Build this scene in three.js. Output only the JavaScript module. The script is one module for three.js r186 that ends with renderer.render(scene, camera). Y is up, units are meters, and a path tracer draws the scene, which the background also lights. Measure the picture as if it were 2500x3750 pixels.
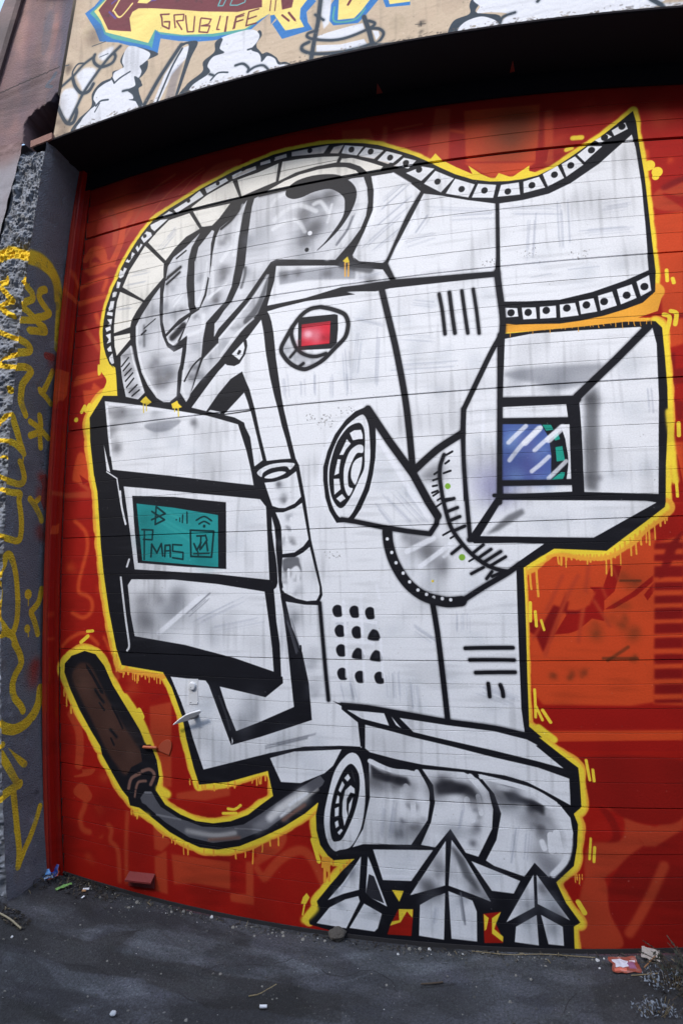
import * as THREE from 'three';
import { mergeGeometries } from 'three/addons/utils/BufferGeometryUtils.js';
import { ImprovedNoise } from 'three/addons/math/ImprovedNoise.js';

// ---------------------------------------------------------------- camera, sky, sun, exposure
const scene = new THREE.Scene();
const camera = new THREE.PerspectiveCamera(81.12, 682 / 1024, 0.05, 300);
camera.position.set(1.9698, 1.3757, 2.5203);
camera.up.set(0.0402, 0.9937, 0.1047);
camera.lookAt(1.9698 - 0.2298, 1.3757 + 0.1112, 2.5203 - 0.9669);
camera.focus = 2.62; camera.userData.fStop = 2.2;   // a fast wide lens: the ground and the corners go soft
camera.updateProjectionMatrix();
const renderer = new THREE.WebGLRenderer({ antialias: true });
renderer.toneMapping = THREE.LinearToneMapping;
renderer.toneMappingExposure = 1.82;
renderer.shadowMap.enabled = true;
const SUN = new THREE.Vector3(-0.42, 1.2, 1.0).normalize();
{ // blue sky behind the wall, whitening into bright haze round the veiled sun
  const W = 256, H = 128, data = new Float32Array(W * H * 4), d = new THREE.Vector3(), n = new ImprovedNoise();
  for (let j = 0; j < H; j++) for (let i = 0; i < W; i++) {
    const up = ((j + 0.5) / H - 0.5) * Math.PI, a = ((i + 0.5) / W - 0.5) * 2 * Math.PI;
    d.set(Math.cos(a) * Math.cos(up), Math.sin(up), Math.sin(a) * Math.cos(up));
    const t = Math.max(0, d.y), c = Math.max(0, d.dot(SUN)), k = 1 + 0.10 * n.noise(d.x * 3, d.y * 3, d.z * 3), glow = 1.25 * c * c * k, o = (j * W + i) * 4;
    data[o] = k * (0.30 - 0.10 * t) + glow; data[o + 1] = k * (0.41 - 0.06 * t) + 1.03 * glow; data[o + 2] = k * (0.60 + 0.04 * t) + 1.09 * glow; data[o + 3] = 1;
    if (d.y < 0) { data[o] = 0.10; data[o + 1] = 0.10; data[o + 2] = 0.11; }
  }
  const t = new THREE.DataTexture(data, W, H, THREE.RGBAFormat, THREE.FloatType);
  t.mapping = THREE.EquirectangularReflectionMapping; t.magFilter = THREE.LinearFilter; t.needsUpdate = true;
  scene.background = t; scene.environment = t;
}
const sun = new THREE.DirectionalLight(0xfff8f0, 2.0);
sun.position.copy(SUN).multiplyScalar(20); sun.target.position.set(1.4, 1.8, 0);
sun.castShadow = true; sun.shadow.radius = 26;
Object.assign(sun.shadow.camera, { left: -6, right: 6, top: 6, bottom: -6, near: 1, far: 60 });
scene.add(sun, sun.target);

// ---------------------------------------------------------------- helpers
let seed = 7;
const rnd = () => { seed = (seed * 1664525 + 1013904223) >>> 0; return seed / 4294967296; };
const rr = (a, b) => a + (b - a) * rnd();
const noise = new ImprovedNoise(), N = (x, y, z = 0) => noise.noise(x, y, z);
const fbm = (x, y, z = 0, o = 4) => { let s = 0, a = 0.5; for (let i = 0; i < o; i++) { s += a * N(x, y, z + i * 7.3); x *= 2.03; y *= 2.03; a *= 0.5; } return s; };
const smooth = (x, a, b) => { const t = Math.min(1, Math.max(0, (x - a) / (b - a))); return t * t * (3 - 2 * t); };
const names = {};
const numbered = (n) => { const k = (names[n] = (names[n] ?? -1) + 1); return k ? n + '_' + String(k).padStart(3, '0') : n; };
function tag(o, label, category, group, kind) { o.userData = {}; if (label) o.userData.label = label; if (category) o.userData.category = category; if (group) o.userData.group = group; if (kind) o.userData.kind = kind; return o; }
function mesh(name, geo, mat, parent) { const m = new THREE.Mesh(geo, mat); m.castShadow = m.receiveShadow = true; m.name = parent && parent !== scene ? name : numbered(name); (parent ?? scene).add(m); return m; }
function thing(name, x, y, z, label, category, group) { const g = new THREE.Group(); g.name = numbered(name); g.position.set(x, y, z); scene.add(g); return tag(g, label, category, group); }
// a sheet over an (nu x nv) grid: f(s, t) gives [x, y, z, u, v]
function sheet(nu, nv, f) {
  const pos = [], uv = [], idx = [];
  for (let j = 0; j <= nv; j++) for (let i = 0; i <= nu; i++) { const q = f(i / nu, j / nv); pos.push(q[0], q[1], q[2]); uv.push(q[3], q[4]); }
  for (let j = 0; j < nv; j++) for (let i = 0; i < nu; i++) { const a = j * (nu + 1) + i, b = a + 1, c = a + nu + 1, e = c + 1; idx.push(a, b, e, a, e, c); }
  const g = new THREE.BufferGeometry();
  g.setAttribute('position', new THREE.Float32BufferAttribute(pos, 3)); g.setAttribute('uv', new THREE.Float32BufferAttribute(uv, 2)); g.setIndex(idx); g.computeVertexNormals();
  return g;
}
// a bar swept along a run: ring(t) gives the outline [[x, y, z, u, v], ...] at t, closed round, flat shaded edges
function sweep(n, ring) {
  const parts = [], m = ring(0).length;
  for (let k = 0; k < m; k++) parts.push(sheet(1, n, (s, t) => { const r = ring(t); return r[(k + Math.round(s)) % m]; }));
  const cap = (t, flip) => { const r = ring(t), s = [], u = [], id = []; for (const q of r) { s.push(q[0], q[1], q[2]); u.push(q[3], q[4]); } for (let k = 1; k < m - 1; k++) flip ? id.push(0, k + 1, k) : id.push(0, k, k + 1); const g = new THREE.BufferGeometry(); g.setAttribute('position', new THREE.Float32BufferAttribute(s, 3)); g.setAttribute('uv', new THREE.Float32BufferAttribute(u, 2)); g.setIndex(id); g.computeVertexNormals(); return g; };
  return mergeGeometries([...parts, cap(0, true), cap(1, false)]);
}
const paint = (o) => new THREE.MeshPhysicalMaterial({ side: THREE.DoubleSide, specularIntensity: 0.3, ...o });   // matt spray paint
const std = (o) => new THREE.MeshStandardMaterial({ side: THREE.DoubleSide, ...o });
const lin = (r, g, b) => new THREE.Color().setRGB(r, g, b);
function grey(w, h, f) { // a height or roughness map
  const d = new Uint8Array(w * h * 4); for (let j = 0; j < h; j++) for (let i = 0; i < w; i++) { const v = Math.max(0, Math.min(255, 255 * f(i, j))), o = (j * w + i) * 4; d[o] = d[o + 1] = d[o + 2] = v; d[o + 3] = 255; }
  const t = new THREE.DataTexture(d, w, h); t.wrapS = t.wrapT = THREE.RepeatWrapping; t.magFilter = THREE.LinearFilter; t.needsUpdate = true; return t;
}

// ---------------------------------------------------------------- spray paint: a canvas in the metres of the wall it stands on
const INK = { w: '#e0e0e2', w2: '#cec4bc', w3: '#d6d4d2ee', wa: '#e2e2e4b0', wb: '#e8e8eccc', cr: '#e4e0d7', lg: '#cccccf', g1: '#868c9830', g2: '#6a6d7484', g3: '#3a3b40a8', g4: '#3c3d43b8',
  k0: '#17171d', k1: '#1a1a21', k2: '#1c1c22e8', k3: '#17151640', k: '#2a221470', kk: '#2a221480', kt: '#0b3033', te: '#239a86', te2: '#258e8e', te3: '#3aa5a060', te4: '#0a5a5a70', gr: '#7fae3c', bl: '#4a5f9e', vi: '#54508c90', sk: '#86a6d080',
  y: '#eed03c', yo: '#eaac48', o: '#e8a238', g: '#c44420', h: '#b03c22', r: '#961610', m: '#7e1210', rr: '#9a1c12', re: '#cc2438', rd: '#801020a0', rk: '#f0c8d0d0', br: '#412b25', br2: '#6a4e4458', br3: '#7a5a50', tu: '#56565c', tu2: '#8e8e92a0', tu3: '#c0bcb8a0',
  bb: '#2c72b4', bt: '#4f9c94', by: '#ecd47c', bm: '#6c2c34', bv: '#5048a0c0', bc: '#5cb0b0', br2_: '#7a3a2a', k3w: '#1a1a1a90', kw: '#2c3844', ww: '#d6d6da', g2w: '#5a5c6a70', db: '#3a302880', gd: '#2a2a2cd8', gl: '#54565c90', gk: '#222224', rg: '#70182a90', wg: '#b8b8bc', pv0: '#b8786a60', pv1: '#c8988a50', pv2: '#4c465a58', pv3: '#5c484a60', pv4: '#a08c8a50', g5: '#ab3a22', m5: '#86150f', fr: '#b43222', stn: '#4a4c5440', pkb: '#7c6260', yj: '#e2ba22', rj: '#a02a20c0', wj: '#b0b0b870', kj: '#10121880' };
function Paint(w, h, x0, y1, s) { // w x h pixels, s pixels per metre, x0 the left edge and y1 the top edge in metres
  const c = document.createElement('canvas'); c.width = w; c.height = h;
  let q = c.getContext('2d'); const X = (a) => (a / 1000 - x0) * s, Y = (a) => (y1 - a / 1000) * s;
  q.lineCap = q.lineJoin = 'round';
  const run = (a, sm, close) => {
    const n = a.length / 2, P = (i) => { i = close ? (i + n) % n : Math.min(n - 1, Math.max(0, i)); return [X(a[2 * i]), Y(a[2 * i + 1])]; };
    q.beginPath(); q.moveTo(...P(0));
    for (let i = 0; i < (close ? n : n - 1); i++) { const p0 = P(i - 1), p1 = P(i), p2 = P(i + 1), p3 = P(i + 2); if (sm) q.bezierCurveTo(p1[0] + (p2[0] - p0[0]) / 6, p1[1] + (p2[1] - p0[1]) / 6, p2[0] - (p3[0] - p1[0]) / 6, p2[1] - (p3[1] - p1[1]) / 6, p2[0], p2[1]); else q.lineTo(...p2); }
    if (close) q.closePath();
  };
  const box = (a, pad) => { let x0 = 1e9, x1 = -1e9, y0 = 1e9, y1 = -1e9; for (let i = 0; i < a.length; i += 2) { const x = X(a[i]), y = Y(a[i + 1]); x0 = Math.min(x0, x); x1 = Math.max(x1, x); y0 = Math.min(y0, y); y1 = Math.max(y1, y); } return [Math.floor(x0 - pad), Math.floor(y0 - pad), Math.ceil(x1 + pad), Math.ceil(y1 + pad)]; };
  const base = q;
  const soft = (bl, a, pad, draw) => { // a soft edged stroke: drawn and blurred on a small canvas, then laid on the wall
    if (!bl) return draw(base);
    const r = bl * s / 2000, m = pad * s / 1000 + 3 * r + 2, [bx, by, ex, ey] = box(a, m), t = document.createElement('canvas'), u = document.createElement('canvas');
    t.width = u.width = Math.max(2, Math.min(2048, ex - bx)); t.height = u.height = Math.max(2, Math.min(2048, ey - by));
    const g = t.getContext('2d'); g.lineCap = g.lineJoin = 'round'; g.translate(-bx, -by); q = g; draw(g); q = base;
    const k = u.getContext('2d'); k.filter = 'blur(' + r.toFixed(2) + 'px)'; k.drawImage(t, 0, 0); base.drawImage(u, bx, by);
  };
  return { c, q, X, Y, s,
    p(col, a, sm = 0, bl = 0) { if ('ghm'.includes(col[0]) && !/^(g[1-4]|gr|gd|gl|gk|g2w)$/.test(col) && !bl) bl = 7; soft(bl, a, 0, (g) => { g.fillStyle = INK[col]; run(a, sm, true); g.fill(); }); },
    l(col, wd, a, sm = 1, bl = 0) {
      if ((col === 'g1' || col === 'g2') && bl && a.length > 2) { // dry brush: a bundle of loose strands
        const x = a[a.length - 2] - a[0], y = a[a.length - 1] - a[1], L = Math.hypot(x, y) || 1, n = Math.max(5, Math.round(wd / 5));
        for (let i = 0; i < n; i++) { const o = (rnd() - 0.5) * wd * 1.5, e0 = rr(-0.12, 0.2), e1 = rr(-0.12, 0.2), st = a.map((v, k) => v + (k % 2 ? x / L : -y / L) * o); st[0] += x * e0; st[1] += y * e0; st[st.length - 2] -= x * e1; st[st.length - 1] -= y * e1; soft(3, st, 8, (g) => { g.strokeStyle = INK[col]; g.lineWidth = rr(2, 7) * s / 1000; run(st, sm, false); g.stroke(); }); }
        return;
      }
      if ('yo'.includes(col) && wd > 20 && bl) { // hand-held can: the width wanders
        const n = a.length / 2, at = (i, c) => a[2 * Math.min(n - 1, Math.max(0, i)) + c], ph = rr(0, 50);
        soft(bl, a, wd * 1.3, (g) => { g.strokeStyle = INK[col]; let px, py, d = 0;
          for (let i = 0; i < n - 1; i++) for (let m = 0; m <= 8; m++) { const t = m / 8, k = [0, 1].map((c) => { const p0 = at(i - 1, c), p1 = at(i, c), p2 = at(i + 1, c), p3 = at(i + 2, c); return 0.5 * (2 * p1 + (p2 - p0) * t + (2 * p0 - 5 * p1 + 4 * p2 - p3) * t * t + (3 * p1 - p0 - 3 * p2 + p3) * t * t * t); }); if (px !== undefined) { d += Math.hypot(k[0] - px, k[1] - py); g.lineWidth = wd * (0.98 + 0.34 * N(d / 90 + ph, 3) + 0.16 * N(d / 22, ph)) * s / 1000; g.beginPath(); g.moveTo(X(px), Y(py)); g.lineTo(X(k[0]), Y(k[1])); g.stroke(); } px = k[0]; py = k[1]; } });
        return;
      }
      if ('ghm'.includes(col[0]) && !/^(g[1-4]|gr|gd|gl|gk|g2w)$/.test(col) && !bl) bl = 9;
      if (col[0] === 'k' && !bl && wd > 9) soft(7, a, wd, (g) => { g.globalAlpha = 0.55; g.strokeStyle = INK[col]; g.lineWidth = (wd + 4 + rr(-2, 3)) * s / 1000; run(a, sm, false); g.stroke(); }); soft(bl, a, wd, (g) => { g.strokeStyle = INK[col]; g.lineWidth = wd * s / 1000; run(a, sm, false); g.stroke(); }); },
    d(col, r, a) { q.fillStyle = INK[col]; for (let i = 0; i < a.length; i += 2) { q.beginPath(); q.ellipse(X(a[i]), Y(a[i + 1]), r * s / 1000, r * s / 1000 * 1.05, 0, 0, 7); q.fill(); } },
    b(col, r, a) { // sprayed cloud: a few uneven soft puffs
      for (let i = 0; i < a.length; i += 2) for (let m = 0; m < 4; m++) {
        const cx = a[i] + rr(-0.75, 0.75) * r, cy = a[i + 1] + rr(-0.75, 0.75) * r, z = r * rr(0.35, 0.95), e = rr(0.6, 1.8), t = rr(0, 3);
        soft(z * 1.1, [cx, cy], z * 1.8, (g) => { g.globalAlpha = 0.6; g.fillStyle = INK[col]; g.beginPath(); g.ellipse(X(cx), Y(cy), z * 0.75 * e * s / 1000, z * 0.75 / e * s / 1000, t, 0, 7); g.fill(); });
      }
    },
    coat(dark, k) { // uneven coverage of the coats: streaks of the brush and roller, thin places, grain
      const im = q.getImageData(0, 0, w, h), D = im.data;
      for (let j = 0; j < h; j++) for (let i = 0; i < w; i++) {
        const o = (j * w + i) * 4, x = i / s, y = j / s, L = Math.min(D[o], D[o + 1], D[o + 2]) / 255, M = Math.max(D[o], D[o + 1], D[o + 2]) / 255;
        const c = N(x * 2.7, y * 2.7, 1) + 0.6 * N(x * 6.5, y * 6.5, 4), sv = N(x * 46, y * 3.2, 7), sh = N(x * 4, y * 40, 9), g = N(x * 150, y * 150, 2);
        const f = 1 - k * (0.10 * smooth(c, 0.0, 0.75) + (L > 0.5 ? 0.09 * smooth(sv + 0.5 * c, 0.15, 0.75) + 0.06 * smooth(sh - 0.4 * c, 0.2, 0.7) : 0.12 * smooth(-c + 0.4 * sh, 0.1, 0.8)) + 0.035 * g + 0.03 * (rnd() - 0.5)), u = M < 0.25 ? 8 * smooth(c + sh, 0.4, 1.1) : 0;
        D[o] = Math.min(255, D[o] * f + u); D[o + 1] = Math.min(255, D[o + 1] * (f + (L > 0.5 ? 0.004 : 0)) + u); D[o + 2] = Math.min(255, D[o + 2] * (f + (L > 0.5 ? 0.012 : 0)) + u);
      }
      q.putImageData(im, 0, 0);
    },
    drip(col, wd, a, n, lo, hi, sd) { seed = sd * 977; const m = a.length / 2 - 1; for (let i = 0; i < n; i++) { const t = (i + rr(0.1, 0.9)) / n * m, k = Math.min(m - 1, Math.floor(t)), f = t - k, x = a[2 * k] + f * (a[2 * k + 2] - a[2 * k]), y = a[2 * k + 1] + f * (a[2 * k + 3] - a[2 * k + 1]), len = lo + (hi - lo) * Math.pow(rnd(), 2); q.strokeStyle = INK[col]; q.lineWidth = wd * rr(0.7, 1.2) * s / 1000; q.beginPath(); q.moveTo(X(x), Y(y + 8)); q.quadraticCurveTo(X(x + rr(-2, 2)), Y(y - len / 2), X(x + rr(-2, 3)), Y(y - len)); q.stroke(); } },
    tex() { const t = new THREE.CanvasTexture(c); t.colorSpace = THREE.SRGBColorSpace; t.anisotropy = 8; return t; },
    speck(n, cols, r0, r1, al) { for (let i = 0; i < n; i++) { q.globalAlpha = al * rr(0.3, 1); q.fillStyle = cols[Math.floor(rnd() * cols.length)]; const r = rr(r0, r1); q.beginPath(); q.ellipse(rnd() * w, rnd() * h, r * rr(0.5, 2), r, rr(0, 3), 0, 7); q.fill(); } q.globalAlpha = 1; } };
}
// ---------------------------------------------------------------- the mural on the door
const DOOR = Paint(1792, 2048, -0.15, 3.8, 512);
{
  const { p, l, d, b, drip, q, speck } = DOOR;
  q.fillStyle = '#9c180f'; q.fillRect(0, 0, 1792, 2048);
  speck(900, ['#ac2416', '#8c120d', '#b42c1a', '#84100b'], 6, 40, 0.10);
  p('fr', [-150, 3750, 10, 3750, 8, 3130, -40, 2600, -66, 2100, -66, 1200, -40, 600, 0, 60, 0, -200, -150, -200]); speck(300, ['#b02c1c'], 4, 30, 0.05);
  b('g',96,[258,3305,136,3214,312,3217]);
  l('g',31,[135,3264,292,3250,274,3192]);
  l('h',14,[264,3096,338,3212,417,3327,542,3396],1,4);
  l('h',9,[408,3195,494,3289,604,3360,696,3404],1,2);
  l('h',7,[568,3282,641,3354,702,3391],1,2);
  p('h',[684,3322,696,3368,762,3409,875,3418,899,3396,822,3362,751,3334],1,6);
  l('h',32,[213,3080,216,3171,188,3255],1,5);
  l('g',34,[261,3194,245,3075,203,2985],1,3);
  b('g',38,[122,3045]);
  l('g',28,[93,2958,144,2975,209,2984]);
  p('g',[70,2982,74,3037,120,3074,155,3044,183,2990,231,2959,204,2956,143,2990,83,2973,89,2998,137,2991,102,3027,82,2999,97,2971,164,2962,125,2936,65,2932],1);
  l('g',33,[48,3016,80,3062,134,3060,156,3019],1,3);
  l('g',26,[50,2959,125,2943,204,2981]);
  l('g',23,[33,2874,166,2906,155,2840]);
  l('g',28,[23,2783,96,2798,163,2808]);
  l('g',25,[119,2715,134,2671]);
  l('h',25,[55,2656,146,2530]);
  p('g',[5,2388,17,2405,156,2427,170,2384,-1,2352]);
  l('g',16,[119,2353,159,2314,113,2336]);
  p('g',[57,2329,185,2324,96,2261,70,2239]);
  l('g',20,[-56,2874,-34,2840,9,2791],1,2);
  p('g',[-93,2446,-17,2426,-26,2307,-64,2250,-93,2313],0,3);
  l('g',16,[-11,2949,23,2863]);
  p('h',[-111,1832,-31,1819,-30,1800,-115,1804]);
  p('g',[-61,1654,-40,1667,-44,1617,-69,1609],0,2);
  b('g',14,[-58,1231,-48,1121]);
  p('g',[41,2006,84,1995,114,1877,76,1856,23,1871,15,1900],1);
  p('h',[-34,1816,122,1820,124,1785,-33,1790]);
  l('h',21,[63,1857,109,1826]);
  p('r',[54,1904,108,1866,76,1851]);
  l('g',20,[37,1675,97,1622,113,1548,91,1454,71,1382,73,1332,115,1315,145,1288,143,1238,100,1211,42,1233]);
  b('g',29,[26,1455,197,1331]);
  l('g',18,[-9,1074,34,1113,103,1140,148,1119,186,1087]);
  l('g',15,[216,1120,268,1029]);
  l('h',42,[55,765,97,689,106,613,103,537],1,5);
  p('h',[87,607,129,609,121,575,116,521,187,525,169,497,99,482,79,486,124,505,102,547],1,2);
  l('h',26,[94,422,145,436,142,361,121,307,133,260,171,247]);
  p('h',[82,411,119,462,178,412,154,378],1,3);
  b('h',24,[239,498,222,351,175,137]);
  l('h',22,[265,285,284,266,279,219,318,180,331,53]);
  l('h',20,[362,345,359,236,364,51]);
  p('h',[216,224,247,247,235,226]);
  p('h',[491,303,582,238,535,194,499,201]);
  p('h',[500,170,559,201,568,20,509,30]);
  p('h',[583,188,859,182,860,69,695,78,597,63]);
  p('r',[612,205,711,184,859,182,859,201,694,192]);
  p('h',[461,812,571,837,576,547,578,469,536,466,529,507,497,579,472,609]);
  l('r',11,[460,850,522,868,473,839]);
  p('h',[602,444,834,495,857,496,857,451,743,423,602,419]);
  b('h',35,[373,874,359,923]);
  l('h',24,[280,1004,295,938]);
  p('h',[931,188,966,191,966,18,863,21,862,51,932,58]);
  p('h',[862,29,966,23,966,48,862,55]);
  l('h',38,[1019,135,1087,211,1174,253,1230,215,1276,126]);
  l('h',33,[980,193,1049,242,1097,316]);
  l('h',27,[980,166,1010,126]);
  p('h',[971,270,1107,308,1087,245,1000,203],1);
  p('h',[1834,3480,1901,3466,1883,3217,1788,3245]);
  p('g',[1958,3443,2281,3406,2262,3216,2250,3147,1959,3197]);
  b('k',106,[2104,3329,2156,3267]);
  l('h',37,[2314,3358,2303,3137]);
  p('r',[1895,3277,1943,3289,1939,3185,1892,3194]);
  p('r',[2253,3207,2306,3197,2294,3139,2249,3127]);
  b('h',39,[2471,3340,2573,3313,1703,3373,2751,3227,2343,3220,2730,3290]);
  l('h',25,[1604,3431,1598,3367]);
  l('h',10,[1644,3417,1773,3418],1,3);
  p('h',[1399,3462,1533,3445,1552,3387,1398,3418]);
  p('g',[1949,3194,2250,3142,2185,3099,2058,3107]);
  l('g',14,[1898,3361,1954,3339]);
  l('g',32,[2677,3105,2673,2914,2671,2652]);
  b('g',19,[2775,3048]);
  p('h',[2706,2927,2811,2956,2807,2891,2730,2914,2803,2835,2748,2835,2694,2863],1);
  p('g',[2691,2826,2802,2826,2788,2635,2687,2649]);
  l('m',26,[2739,2940,2812,2965]);
  p('g',[2691,2695,2792,2680,2763,2276,2709,2264,2683,1888,2735,1884,2718,1648,2666,1650,2696,2419]);
  p('m',[2708,2246,2731,2244,2720,2094,2704,2087]);
  p('m',[2703,2175,2756,2179,2752,2118,2706,2113]);
  p('m',[2710,2060,2746,2040,2741,1970,2720,1972]);
  p('r',[2680,1845,2710,1835,2723,1714,2718,1648,2674,1650]);
  l('m',18,[2717,2389,2771,2391]);
  p('g',[2128,1401,2234,1448,2437,1457,2592,1536,2612,1536,2565,898,2482,882,2167,876,2127,927]);
  p('m',[2225,1261,2250,1252,2278,1314,2268,1278,2342,1260,2315,1217,2281,1208,2266,1234,2244,1226,2223,1146,2177,1076,2155,1137,2126,1159,2128,1208,2183,1190]);
  p('r',[2223,1146,2278,1151,2312,1164,2364,1208,2409,1199,2407,1238,2424,1251,2508,1303,2597,1375,2629,1375,2632,1362,2567,1276,2556,1298,2608,1362,2528,1294,2448,1247,2411,1243,2413,1277,2452,1312,2483,1408,2446,1417,2412,1330,2363,1330,2378,1313,2352,1282,2337,1234,2307,1225,2274,1226]);
  l('h',13,[2265,1376,2227,1296,2198,1239]);
  l('h',15,[2324,1375,2286,1309,2229,1182,2185,1067]);
  l('h',15,[2364,1414,2339,1269,2310,1121]);
  l('h',11,[2376,1278,2428,1178]);
  l('h',8,[2446,1417,2471,1351]);
  l('h',8,[2408,1330,2422,1286]);
  l('h',10,[2183,1199,2141,1128]);
  p('g',[2285,1278,2345,1313,2353,1304,2387,1313,2359,1260,2316,1239,2274,1239]);
  b('k',37,[2461,1191,2378,1160,2484,1234,2495,1161,2508,1355]);
  l('kk',8,[2475,1353,2548,1352],1,3);
  l('kk',10,[2396,1057,2457,1058,2517,1059],1,4);
  b('kk',17,[2215,985,2269,991,2319,996,2505,1059]);
  l('k',12,[2412,1049,2488,1101],1,4);
  p('r',[2682,1520,2709,1524,2632,1362,2605,1371,2644,1426]);
  p('r',[2167,872,2505,879,2664,893,2658,799,2183,777]);
  p('g',[2183,777,2658,801,2655,764,2210,738]);
  p('r',[2210,738,2655,764,2652,726,2246,706]);
  p('g',[2601,1494,2709,1524,2664,890,2561,891]);
  p('m',[2606,1495,2657,1496,2707,1495,2705,1471,2655,1471,2603,1471]);
  p('m',[2603,1451,2654,1452,2704,1450,2702,1427,2652,1426,2600,1426]);
  p('m',[2600,1406,2651,1407,2701,1406,2698,1365,2648,1365,2596,1364]);
  p('m',[2596,1344,2647,1346,2697,1345,2694,1316,2645,1315,2593,1315]);
  p('m',[2593,1293,2643,1295,2693,1295,2691,1267,2641,1266,2590,1265]);
  p('m',[2590,1247,2640,1249,2690,1249,2687,1208,2637,1206,2586,1205]);
  p('m',[2586,1188,2636,1191,2686,1191,2683,1155,2634,1153,2582,1151]);
  p('m',[2582,1135,2632,1138,2682,1138,2679,1100,2630,1098,2578,1096]);
  p('m',[2578,1075,2628,1078,2678,1078,2675,1043,2626,1041,2574,1039]);
  p('m',[2574,1020,2625,1023,2674,1024,2671,988,2622,986,2571,983]);
  p('m',[2571,963,2621,967,2670,968,2667,933,2618,930,2567,928]);
  p('m',[2567,908,2617,911,2666,913,2665,900,2616,897,2565,894]);
  p('m',[2644,1475,2692,1527,2710,1540,2641,1374,2611,1356]);
  p('m5',[2319,529,2386,494,2419,412,2383,317,2306,295,2292,332,2388,402,2362,485],1);
  p('g5',[2302,364,2418,396,2432,505,2379,502,2460,477,2499,388,2630,414,2628,376,2543,384,2467,347,2380,278,2293,209],1);
  p('m5',[2468,362,2632,436,2604,45,2394,21,2342,138,2379,255],1);
  l('g5',33,[2560,317,2510,215,2452,112,2427,73]);
  p('g5',[2430,474,2540,452,2637,512,2633,451,2535,383,2498,380]);
  p('m5',[2217,666,2650,689,2636,497,2533,459,2438,475,2364,516,2303,520],1);
  p('g5',[2248,83,2270,207,2296,255,2356,246,2365,140,2402,25,2259,5],1,6);
  l('y',37,[230,2424,202,2452,181,2498,167,2545,161,2591,159,2636,163,2681,173,2744,191,2792,209,2845,238,2896,266,2948,231,2893,255,2947,292,3008,329,3062,366,3111,403,3150,433,3178,514,3219,606,3258,685,3295,763,3323,846,3352,934,3374,1061,3404,1140,3410,1252,3412,1335,3407,1417,3395,1497,3378,1566,3356,1628,3327,1730,3272,1797,3228,1844,3193,1909,3149,1983,3110,2057,3087,2130,3076,2193,3074,2256,3080,2328,3105,2391,3139,2454,3176,2516,3209,2578,3251,2644,3298],1,5);
  l('y',33,[2644,3298,2653,3247,2657,3158,2669,3010,2674,2866,2678,2724,2681,2650,2683,2585,2676,2503],1,5);
  l('o',66,[2676,2503,2627,2462,2561,2443,2478,2425,2394,2415,2309,2412,2223,2420,2136,2428,2088,2438],1,3);
  l('o',31,[2086,2393,2135,2392,2222,2392,2392,2389,2558,2391,2669,2380],1,3);
  l('y',23,[2086,2393,2135,2392,2222,2392,2392,2389,2558,2391,2669,2380],1,5);
  l('o',47,[2669,2380,2691,2351,2693,2239,2693,2106,2687,1975,2677,1888,2667,1803,2656,1651,2652,1634],1,3);
  l('y',36,[2669,2380,2691,2351,2693,2239,2693,2106,2687,1975,2677,1888,2667,1803,2656,1651,2652,1634],1,5);
  l('o',69,[2652,1634,2601,1595,2433,1470,2239,1483,2119,1410],1,3);
  l('y',36,[2652,1634,2601,1595,2433,1470,2239,1483,2119,1410],1,5);
  l('o',27,[2119,1410,2119,1280,2116,1108,2113,982,2112,857,2111,791],1,3);
  l('y',16,[2119,1410,2119,1280,2116,1108,2113,982,2112,857,2111,791],1,5);
  l('o',48,[2111,791,2157,752,2145,752,2219,694,2283,646,2286,598,2287,503,2258,477,2271,439,2263,360,2248,289,2182,225,2213,155,2260,91,2236,74,2235,-13],1,3);
  l('y',34,[2111,791,2157,752,2145,752,2219,694,2283,646,2286,598,2287,503,2258,477,2271,439,2263,360,2248,289,2182,225,2213,155,2260,91,2236,74,2235,-13],1,5);
  l('o',50,[1207,-15,1247,46,1242,61,1297,127,1351,189,1404,240,1343,231,1316,227,1290,244,1259,282,1244,339,1242,401,1253,447],1,3);
  l('y',43,[1207,-15,1247,46,1242,61,1297,127,1351,189,1404,240,1343,231,1316,227,1290,244,1259,282,1244,339,1242,401,1253,447],1,5);
  l('o',55,[1251,449,1194,401,1098,340,1000,290,901,247,801,225,719,227,646,248,572,279,507,320,431,365,386,390,330,442,283,506,224,589],1,3);
  l('y',38,[1251,449,1194,401,1098,340,1000,290,901,247,801,225,719,227,646,248,572,279,507,320,431,365,386,390,330,442,283,506,224,589],1,5);
  l('o',62,[214,626,163,692,96,788,45,876,9,955,10,996,45,1032,115,1056,174,1041,222,989,271,901,342,806,411,712,480,593,505,509,499,453],1,3);
  l('y',52,[214,626,163,692,96,788,45,876,9,955,10,996,45,1032,115,1056,174,1041,222,989,271,901,342,806,411,712,480,593,505,509,499,453],1,5);
  l('o',50,[499,453,549,392,623,356,697,334,779,331,861,346,941,378,1000,423,1054,462,1030,563,849,507,711,487],1,3);
  l('y',37,[499,453,549,392,623,356,697,334,779,331,861,346,941,378,1000,423,1054,462,1030,563,849,507,711,487],1,5);
  l('o',55,[711,487,684,557,645,685,627,768,571,900,526,966],1,3);
  l('y',49,[711,487,684,557,645,685,627,768,571,900,526,966],1,5);
  l('o',60,[526,966,314,994],1,3);
  l('y',19,[526,966,314,994],1,5);
  l('o',65,[314,994,283,1070,237,1251,209,1394,186,1550,169,1708,157,1815,134,1901,108,2065,100,2186,173,2291,252,2284,243,2384,236,2429,217,2442],1,3);
  l('y',40,[314,994,283,1070,237,1251,209,1394,186,1550,169,1708,157,1815,134,1901,108,2065,100,2186,173,2291,252,2284,243,2384,236,2429,217,2442],1,5);
  p('o',[2088,2445,2309,2414,2561,2444,2676,2499,2700,2482,2680,2421,2607,2402,2662,2382,2392,2389,2222,2392,2086,2397]);
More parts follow.
